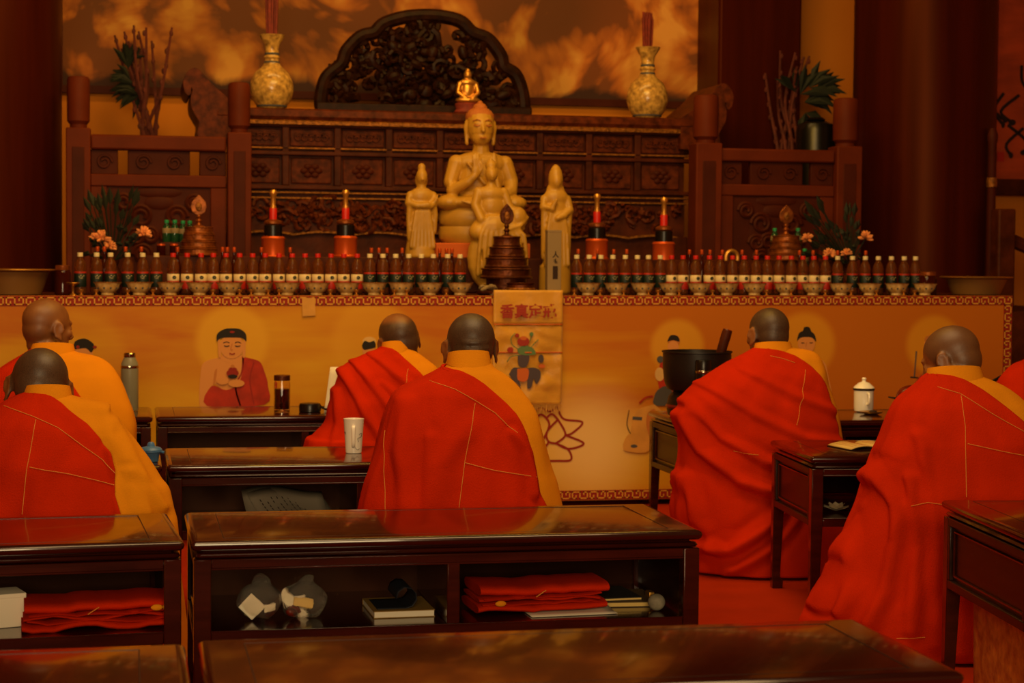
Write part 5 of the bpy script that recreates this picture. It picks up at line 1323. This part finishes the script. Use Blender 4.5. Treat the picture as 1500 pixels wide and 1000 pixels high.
# thin dark stick beside the person at the right edge
a, b = atY(1457, 557, 7.75), atY(1486, 541, 7.6)
# ------------------------------------------------------------------ people
def head_mat():
    m = bpy.data.materials.new('shaved head skin'); m.use_nodes = True; nt = m.node_tree; N = nt.nodes; L = nt.links
    b = N['Principled BSDF']; b.inputs['Roughness'].default_value = 0.44; b.inputs['Subsurface Weight'].default_value = 0.0
    at = N.new('ShaderNodeAttribute'); at.attribute_name = 'stubble'
    tc = N.new('ShaderNodeTexCoord'); n = N.new('ShaderNodeTexNoise'); n.inputs['Scale'].default_value = 420; n.inputs['Detail'].default_value = 3; L.new(tc.outputs['Object'], n.inputs['Vector'])
    n2 = N.new('ShaderNodeTexNoise'); n2.inputs['Scale'].default_value = 9; L.new(tc.outputs['Object'], n2.inputs['Vector'])
    r = N.new('ShaderNodeValToRGB'); r.color_ramp.elements[0].position = .3; r.color_ramp.elements[1].position = .7
    r.color_ramp.elements[0].color = lin('#33251a'); r.color_ramp.elements[1].color = lin('#5c4430'); L.new(n.outputs['Fac'], r.inputs['Fac'])
    r2 = N.new('ShaderNodeValToRGB'); r2.color_ramp.elements[0].color = lin('#764722'); r2.color_ramp.elements[1].color = lin('#925c2e'); r2.color_ramp.elements[0].position = .3; r2.color_ramp.elements[1].position = .7
    L.new(n2.outputs['Fac'], r2.inputs['Fac'])
    mx = N.new('ShaderNodeMix'); mx.data_type = 'RGBA'; L.new(at.outputs['Fac'], mx.inputs[0]); L.new(r2.outputs['Color'], mx.inputs[6]); L.new(r.outputs['Color'], mx.inputs[7])
    L.new(mx.outputs[2], b.inputs['Base Color'])
    bp = N.new('ShaderNodeBump'); bp.inputs['Strength'].default_value = .12; bp.inputs['Distance'].default_value = .004; L.new(n.outputs['Fac'], bp.inputs['Height']); L.new(bp.outputs['Normal'], b.inputs['Normal'])
    return m
M['head'] = head_mat()
def head_prims(b, sc, creases):
    b.ell((0, -.012, .032), (.076*sc, .095*sc, .082*sc), n=28, m=20)
    b.ell((0, -.04*sc, -.005*sc), (.066*sc, .062*sc, .07*sc), n=22, m=16)
    b.ell((0, .028*sc, -.03*sc), (.061*sc, .06*sc, .088*sc), n=22, m=16)
    b.ell((0, .038*sc, -.088*sc), (.046*sc, .045*sc, .034*sc)); b.ell((0, .072*sc, -.102*sc), (.022*sc, .018*sc, .017*sc))
    b.ell((0, .078*sc, .022*sc), (.048*sc, .014*sc, .012*sc))
    b.cap([(0, .088*sc, .012*sc), (0, .1*sc, -.012*sc), (0, .109*sc, -.03*sc)], [.008*sc, .010*sc, .012*sc]); b.ell((0, .1*sc, -.035*sc), (.018*sc, .012*sc, .009*sc))
    b.ell((0, .086*sc, -.06*sc), (.024*sc, .01*sc, .0065*sc)); b.ell((0, .085*sc, -.07*sc), (.021*sc, .01*sc, .0065*sc))
    for s in (-1, 1):
        b.ell((s*.043*sc, .06*sc, -.018*sc), (.02*sc, .022*sc, .018*sc)); b.ell((s*.03*sc, .077*sc, .002*sc), (.015*sc, .011*sc, .008*sc))
        e = MB(); e.M = b.M @ Matrix.Translation((s*.081*sc, -.006*sc, -.010*sc)) @ Matrix.Scale(.97, 4) @ Matrix.Rotation(s*-.45, 4, 'Z')
        e.ell((0, 0, 0), (.0055*sc, .018*sc, .031*sc), n=14, m=10)
        rim = [(s*.004*sc, .016*sc*math.cos(a)*1.1-.002*sc, .031*sc*math.sin(a)+.002*sc) for a in np.linspace(-.2, 4.2, 12)]
        e.tube(rim+[(0, .006*sc, -.033*sc)], .0062*sc, 8); e.ell((0, .006*sc, -.031*sc), (.006*sc, .009*sc, .012*sc))
        o = len(b.v); b.v += e.v; b.f += [[o+i for i in f] for f in e.f]; b.mi += e.mi
    if creases:
        for z in (.014, -.008): b.tube(cat_rom([(-.042*sc, -.088*sc, z*sc+.006), (-.02*sc, -.103*sc, z*sc), (.01*sc, -.104*sc, z*sc+.002), (.042*sc, -.088*sc, z*sc+.007)], 4), .0075*sc, 8)
class Robe:
    def __init__(s, Y, rows):
        s.Y = Y; q = []
        for y, xl, xr in rows:
            a, b = atY(xl, y, Y), atY(xr, y, Y); q.append(((b.x-a.x)/2, (a.x+b.x)/2, max(.012, (a.z+b.z)/2)))
        c = cat_rom(q, 10)
        a = np.array([[v.x, v.y, max(v.z, .012)] for v in c]); 
        for i in range(1, len(a)): a[i, 2] = min(a[i, 2], a[i-1, 2]-1e-5)
        ds = np.hypot(np.diff(a[:, 0]), np.diff(a[:, 2])); cs = np.concatenate([[0], np.cumsum(ds)])
        u = np.linspace(0, cs[-1], 120)
        s.a = np.interp(u, cs, a[:, 0]); s.cx = np.interp(u, cs, a[:, 1]); s.z = np.interp(u, cs, a[:, 2]); s.zN = s.z[0]
        s.t = (s.zN-s.z)/s.zN
        s.bb = np.interp(s.t, [0, .05, .12, .25, .45, .7, 1], [.055, .085, .115, .145, .175, .21, .26])
        s.bf = np.interp(s.t, [0, .05, .12, .25, .42, .55, .7, 1], [.05, .07, .10, .16, .25, .27, .28, .30])
        s.yc = np.interp(s.t, [0, .25, .5, 1], [.075, .03, 0, .0])
        s.x0 = s.cx[60]
    def at(s, i, th, off=0.0):
        n = 2.3; i = np.clip(i, 0, 119); k = int(i); f = i-k; k2 = min(k+1, 119)
        L = lambda A: A[k]*(1-f)+A[k2]*f
        sn, cs_ = math.sin(th), math.cos(th); e = 2/n
        sx = math.copysign(abs(sn)**e, sn); cy = math.copysign(abs(cs_)**e, cs_)
        a, b = L(s.a)+off, (L(s.bb) if cs_ > 0 else L(s.bf))+off
        return Vector((L(s.cx)+a*sx, s.Y+L(s.yc)-b*cy, L(s.z)))
    def idx(s, z): return float(np.interp(-z, -s.z, np.arange(120)))
    def theta(s, i, X, o=0.0):
        a = np.interp(i, np.arange(120), s.a); c = np.interp(i, np.arange(120), s.cx); e = max(-.999, min(.999, (X-o-c)/(a+o)))
        return math.asin(math.copysign(abs(e)**1.15, e))
    def from_px(s, px, py):
        Y = s.Y-.1
        for _ in range(4):
            p = atY(px, py, Y); i = s.idx(p.z); th = s.theta(i, p.x); q = s.at(i, th); Y = q.y
        return i, th
def ridge_field(folds, Y):
    return [(np.array([[atY(x, y, Y-.1).x, atY(x, y, Y-.1).z] for x, y in pl]), w, h) for pl, w, h in folds]
def ridge(fl, x, z):
    d = 0
    for P, w, h in fl:
        m = 9
        for a, b in zip(P, P[1:]):
            v = b-a; t = max(0, min(1, ((x-a[0])*v[0]+(z-a[1])*v[1])/(v@v+1e-12)))
            m = min(m, math.hypot(x-a[0]-v[0]*t, z-a[1]-v[1]*t))
        d += 1.15*h*math.exp(-(m/(w*.9))**2)-.45*h*math.exp(-((m-w*1.7)/w)**2)
    return d
def monk(label, Y, rows, edge, hx, hy, sc, yaw, pitch, roll, hf, stub, folds=(), seams=(), seed=1, creases=False, amp=1.35, yfolds=(), sleeve=True, skin='normal', collar_h=.03):
    R = Robe(Y, rows); X0 = R.x0; O = Vector((X0, Y, 0))
    fl = ridge_field(folds, Y); yfl = ridge_field(yfolds, Y)
    # ---- body, one continuous surface
    hf += .03; H = atY(hx, hy, Y+hf)-O
    Rm = Matrix.Rotation(math.radians(-yaw), 4, 'Z') @ Matrix.Rotation(math.radians(pitch), 4, 'X') @ Matrix.Rotation(math.radians(roll), 4, 'Y')
    b = MB(); b.M = Matrix.Translation(H) @ Rm
    head_prims(b, sc, creases)
    nk = b.M @ Vector((0, -.028*sc, -.06*sc)); b.M = None
    N0 = Vector((R.cx[0]-X0, R.yc[0], R.zN-.035))
    b.cap([nk, (nk+N0)/2, N0, N0+Vector((0, -.01, -.06))], [.056*sc, .054*sc, .06, .075])
    zs = R.zN-.10; cx = float(np.interp(R.zN*.55, R.z[::-1], R.cx[::-1]))-X0
    sh = N0.x
    b.ell(((sh+cx)/2, .05, zs-.12), (.125, .075, .15)); b.ell((cx, .04, zs-.3), (.12, .085, .13)); b.ell((cx, .04, .46), (.14, .10, .09))
    for s in (-1, 1):
        S_ = Vector((sh+s*.13, .055, zs-.02)); Eb = Vector((cx+s*.17, .10, zs-.27)); Wr = Vector((cx+s*.10, .27, max(.64, zs-.27)))
        b.cap([N0+Vector((0, 0, -.05)), S_], [.05, .05]); b.cap([S_, (S_+Eb)/2, Eb], [.048, .042, .036]); b.cap([Eb, (Eb+Wr)/2, Wr], [.036, .032, .024])
        Pm = Wr+Vector((-s*.015, .05, .005)); b.ell(Pm, (.036, .048, .014), n=14, m=10); b.cap([Wr, Pm], [.024, .02])
        for k_, (dx, ln) in enumerate(((-.027, .062), (-.009, .072), (.009, .067), (.026, .052))):
            f0 = Pm+Vector((dx, .036, 0)); f1 = f0+Vector((dx*.1, ln*.5, .004)); f2 = f1+Vector((dx*.05, ln*.35, -.014)); f3 = f2+Vector((0, ln*.12, -.016))
            b.cap([f0, f1, f2, f3], [.0088, .0085, .0078, .0068], 8)
        t0 = Pm+Vector((-s*.03, -.015, .002)); b.cap([t0, t0+Vector((-s*.02, .025, .004)), t0+Vector((-s*.018, .05, -.002))], [.0115, .0095, .008], 8)
        hp = Vector((cx+s*.08, .05, .44)); kn = Vector((cx+s*.12, .22, .44)); ft = Vector((cx+s*.11, .18, .05))
        b.cap([hp, (hp+kn)/2, kn], [.075, .068, .055]); b.cap([kn, (kn+ft)/2, ft], [.053, .048, .034]); b.ell(ft+Vector((0, .05, -.015)), (.04, .10, .03))
    body = b.blob('person', M['head'], .0065, 4, None, O)
    at = body.data.attributes.new('stubble', 'FLOAT', 'POINT'); inv = (Matrix.Translation(H) @ Rm).inverted()
    co = np.empty(len(body.data.vertices)*3); body.data.vertices.foreach_get('co', co); co = co.reshape(-1, 3)
    hl = np.array([list(r) for r in inv]); loc = (co @ hl[:3, :3].T+hl[:3, 3])/sc
    f = np.interp(loc[:, 1], [-.2, -.03, .01, .035, .06, .075, .1], [-.072, -.07, -.035, .0, .04, .062, .09])
    hair = np.clip((loc[:, 2]-f)/.014, 0, 1)
    ear = (np.abs(loc[:, 0]) > .078) & (loc[:, 2] < .03); hair[ear] = 0
    if skin == 'balding':
        top = np.clip((loc[:, 2]-.055-.25*np.abs(loc[:, 0]-.015))/.02, 0, 1); hair *= 1-top*.95
    hair[loc[:, 2] < -.09] = 0
    at.data.foreach_set('value', (hair*stub).astype(np.float32))
    tag(body, label, 'person')
    # ---- yellow inner robe
    TH = [(-PI+2*PI*j/96) for j in range(96)]
    P = []
    for i in range(120):
        row = []; t = R.t[i]
        for th in TH:
            p = R.at(i, th); d = Vector((math.sin(th), -math.cos(th), 0))
            w = noise.noise((th*2.5+t*2, t*2.2, seed+7))*.009*min(1, t*5)+noise.noise((p.x*14, p.z*11, seed+3))*.003*min(1, t*5)
            if yfl and math.cos(th) > -.3: w += ridge(yfl, p.x, p.z)
            row.append(p+d*w-O)
        P.append(row)
    MB().grid(P, True).build('inner_robe', M['yellow'], body, smooth=180)
    # collar band
    ax = Vector((0, .3, 1)).normalized(); L = []
    for v, rr in ((-1.0, 1.12), (0, 1.08), (.5, 1.05), (1, 1.02), (1.02, .96), (.3, .96)):
        l = []
        for j in range(36):
            th = 2*PI*j/36; back = .5+.5*math.cos(th); p = R.at(0, th, .006)-O; c = Vector((R.cx[0]-X0, R.yc[0], R.zN))
            p = c+(p-c)*rr; p += ax*(collar_h*v*(.3+.7*back)); l.append(p)
        L.append(l)
    MB().loops(L, False, False).build('collar', M['yellow'], body, smooth=50)
    # ---- red outer robe
    ez = [atY(x, y, Y-.05).z for y, x in edge]; exx = [atY(x, y, Y-.05).x for y, x in edge]
    i0 = int(R.idx(ez[0])); rows_i = list(np.linspace(i0, 119, 130)); nT = 120; P = []
    for i in rows_i:
        z = float(np.interp(i, np.arange(120), R.z)); X = float(np.interp(-z, [-q for q in ez], exx)); tR = R.theta(i, X, .02); t = (R.zN-z)/R.zN; row = []
        for j in range(nT):
            u = j/(nT-1); th = tR+(-PI-.12-tR)*u
            p = R.at(i, th, .017*min(1, .35+t*6)); d = Vector((math.sin(th), -math.cos(th), 0))
            g1 = 1-2*abs(noise.noise((th*2.6+t*1.3, t*1.1, seed))); g2 = noise.noise((th*5+t*2.5, t*1.6, seed+5))
            low = max(0, t-.35)
            w = amp*(g1*(.004*min(1, t*4)+.022*low)+g2*(.003+.016*low))+amp*noise.noise((p.x*9+p.z*5, p.z*7-p.x*4, seed+9))*.005*min(1, t*4)
            if math.cos(th) > -.2: w += ridge(fl, p.x, p.z)
            w = max(w, -.004)
            if u < .04: w -= .004*(1-u/.04)
            row.append(p+d*(w+.004)-O)
        P.append(row)
    ob = MB().grid(P).build('outer_robe', M['red'], body, smooth=180, solid=.006)
    # stitched seams laid on the red cloth
    A = np.array([[list(p) for p in r] for r in P])
    for sm in seams:
        pts = []
        for (x1, y1), (x2, y2) in zip(sm, sm[1:]):
            for f_ in np.linspace(0, 1, 9)[:-1]: pts.append(R.from_px(x1+(x2-x1)*f_, y1+(y2-y1)*f_))
        pts.append(R.from_px(*sm[-1])); q = []
        for i, th in pts:
            ri = np.interp(i, rows_i, np.arange(len(rows_i))); z = float(np.interp(i, np.arange(120), R.z)); X = float(np.interp(-z, [-v for v in ez], exx)); tR = R.theta(i, X, .02)
            u = (th-tR)/(-PI-.12-tR)
            if u < 0: continue
            c_ = min(max(u, 0), 1)*(nT-1); r0, c0 = int(ri), int(c_); r1, c1 = min(r0+1, len(rows_i)-1), min(c0+1, nT-1); fr, fc = ri-r0, c_-c0
            p = (A[r0, c0]*(1-fr)+A[r1, c0]*fr)*(1-fc)+(A[r0, c1]*(1-fr)+A[r1, c1]*fr)*fc
            q.append(Vector(p)+Vector((math.sin(th), -math.cos(th), .3))*.0042)
        if len(q) > 2: MB().tube(q, .0011, 6).build('seam', M['seam'], ob)
    if sleeve:
        for s in (-1, 1):
            Eb = Vector((cx+s*.15, .13, zs-.25)); Wr = Vector((cx+s*.10, .29, max(.645, zs-.26)))
            L = []
            for f_, r_ in ((0, .065), (.4, .068), (.75, .066), (1, .07)):
                c = Eb.lerp(Wr, f_); L.append([c+Vector((math.cos(a)*r_*.9, 0, math.sin(a)*r_-.0)) for a in np.linspace(0, 2*PI, 21)[:-1]])
            MB().loops(L, False, False).build('sleeve', M['yellow'] if s > 0 else M['red'], body, smooth=180, solid=.003)
    return body
monk('person with creased shaved nape, red over yellow robe, seated behind the centre desk', 5.95,
     [(526,666,719),(533,662,725),(541,656,731),(549,642,744),(557,626,754),(565,606,762),(575,593,770),(590,583,781),(612,574,793),(650,563,801),(687,552,809),(740,541,821),(960,505,855)],
     [(540,657),(545,686),(553,704),(563,719),(577,734),(590,748),(604,760),(620,769),(636,777),(660,785),(690,788),(715,791),(740,800),(960,835)],
     689, 510, 1.06, 0, -4, 0, .13, 1.0,
     folds=[([(748,633),(765,655),(774,690),(776,720)], .014, .012), ([(600,590),(590,660),(596,745)], .03, .016), ([(628,640),(618,745)], .02, .008), ([(690,620),(640,680),(625,745)], .03, .006)],
     seams=[[(635,557),(667,569.5),(695,587),(720,604),(747,633)], [(694,590),(688,630),(680,676),(672,745)], [(680,677),(720,688),(782,699)], [(573,630),(570,690),(573,745)]], seed=3, creases=True, collar_h=.03)
monk('person with bowed shaved head in red over yellow robe, seated at the front left desk', 5.9,
     [(577,38,98),(583,26,110),(590,12,144),(598,2,161),(612,-12,170),(630,-24,186),(651,-36,204),(699,-58,234),(750,-75,256),(960,-110,280)],
     [(577,36),(580,74),(584,88),(592,100),(603.5,114),(620.5,138),(641,157),(661,170),(685,176),(719,178),(751,186),(960,200)],
     57, 569, 1.17, -4, -20, 7, .13, .95, yfolds=[([(152,600),(160,640),(200,700),(215,750)], .02, .014), ([(168,620),(205,690),(240,745)], .018, .012), ([(185,690),(190,720),(200,752)], .012, .012)],
     folds=[([(90,640),(60,700),(50,755)], .03, .008), ([(158,660),(172,700),(178,750)], .014, .012)],
     seams=[[(14,594),(51,608.6),(85,625.6),(119,653),(146,673),(161,692)], [(56,613.7),(44,685),(37,752)], [(47.6,683),(102,693.5),(136,702),(170,712)]], seed=11)
monk('person with bald brown head turned right, yellow sleeve showing, seated behind the front left person', 7.85,
     [(512,48,104),(517,42,113),(521,36,134),(526,28,149),(535,14,162),(548,-2,172),(573,-16,185),(617,-30,200),(645,-36,201),(700,-44,202),(850,-60,206)],
     [(513,47),(518,60),(530,82),(546,99),(560,112),(576,123),(587,131),(620,146),(700,160),(850,170)],
     70, 480, 1.1, 52, -4, 0, .10, .12, seed=21, skin='normal')
monk('person with balding dark head in creased red robe, seated at the tea jar desk', 7.9,
     [(509,566,600),(513,560,608),(518,548,616),(524,534,624),(531,520,633),(540,509,643),(555,503,649),(571,497,653),(597,489,656),(619,484,658),(640,466,660),(655,455,662),(850,425,675)],
     [(509,567),(512,582),(517,592),(524,599),(531,607),(544,620),(557,631),(575,641),(600,648),(655,655),(850,668)],
     584, 499, 1.09, -14, -6, -12, .10, .95, 
     folds=[([(508,545),(535,605),(570,660)], .02, .016), ([(525,530),(570,595),(605,650)], .02, .014), ([(552,520),(600,565),(640,592)], .018, .012), ([(498,575),(500,620),(488,655)], .02, .014), ([(560,560),(610,610),(640,630)], .016, .01)],
     seams=[[(595,540),(591,563),(590,584)]], seed=31, skin='balding', amp=1.1)
monk('person with dark cropped hair in long red robe, seated before the large black bowl', 7.5,
     [(510,1118,1164),(513,1114,1190),(518,1105,1203),(525,1092,1209),(532,1078,1212),(543,1060,1215),(555,1042,1217),(566,1026,1218),(587,1008,1223),(615,1005,1229),(653,1008,1234),(700,1004,1240),(740,999,1248),(780,1006,1258),(805,1014,1266),(850,1020,1282)],
     [(512,1140),(516,1160),(522,1176),(530,1188),(537,1197),(550,1208),(562,1215),(587,1222),(615,1228),(653,1233),(700,1239),(850,1280)],
     1125, 491, 1.07, -12, -8, 3, .10, 1.0,
     folds=[([(1012,610),(1032,660),(1075,700),(1130,718),(1210,715)], .028, .034), ([(1010,585),(1055,640),(1110,672),(1190,690)], .022, .018), ([(1040,562),(1100,605),(1170,640),(1228,648)], .02, .012), ([(1018,800),(1060,800),(1105,765),(1135,735)], .028, .034), ([(1064,828),(1110,795),(1150,750)], .022, .022), ([(1095,540),(1160,578),(1222,602)], .02, .01), ([(1010,700),(1022,760),(1040,800)], .025, .02)],
     seams=[[(1129,521),(1145,525),(1161,531)], [(1174,541),(1169,577),(1162,622)], [(1076,660),(1093,663),(1110,665)]], seed=41, amp=1.0)
monk('person with bowed head turned left, red robe flared to floor, at open book desk', 5.85,
     [(549,1378,1446),(554,1371,1454),(560,1366,1468),(567,1358,1482),(576,1346,1495),(586,1335,1506),(605,1324,1522),(635,1310,1540),(675,1295,1556),(720,1280,1566),(765,1262,1572),(830,1236,1580),(870,1213,1590),(905,1200,1600),(960,1188,1612)],
     [(549,1382),(552,1410),(557,1428),(564,1440),(572,1452),(586,1468),(600,1482),(620,1502),(650,1530),(700,1548),(960,1590)],
     1393, 528, 1.08, -40, -20, 0, .13, .6,
     folds=[([(1297,690),(1312,740),(1308,790),(1285,860),(1262,905)], .022, .026), ([(1266,765),(1256,830),(1232,895)], .018, .022), ([(1332,700),(1328,800),(1312,910)], .022, .018), ([(1352,640),(1354,760),(1345,930)], .02, .01), ([(1240,830),(1218,895)], .015, .016), ([(1400,760),(1385,850),(1372,940)], .03, .014)],
     seams=[[(1375,566),(1405,576),(1450,607),(1490,632)], [(1406,579),(1412,625),(1413.5,727)], [(1415,649),(1470,662),(1500,668)], [(1340,740),(1362,735),(1392,740)], [(1317,932),(1355,931)]], seed=51, collar_h=.032)
monk('person in red robe cut off by the right edge of the photo', 7.5,
     [(525,1528,1570),(530,1515,1585),(536,1500,1600),(550,1487,1620),(565,1478,1632),(580,1472,1640),(620,1464,1650),(700,1458,1660),(850,1450,1670)],
     [(526,1535),(536,1560),(550,1585),(570,1610),(620,1640),(850,1660)], 1548, 500, 1.05, 0, -5, 0, .1, .9, seed=61)
p0 = atY(1440, 566, 7.9); p1 = atY(1486, 541, 7.9)
o = MB().tube([(0, 0, 0), p1-p0], .008, 8).build('drum_stick', M['black'], None, p0); tag(o, 'thin dark stick held out by the person at the right edge', 'stick')
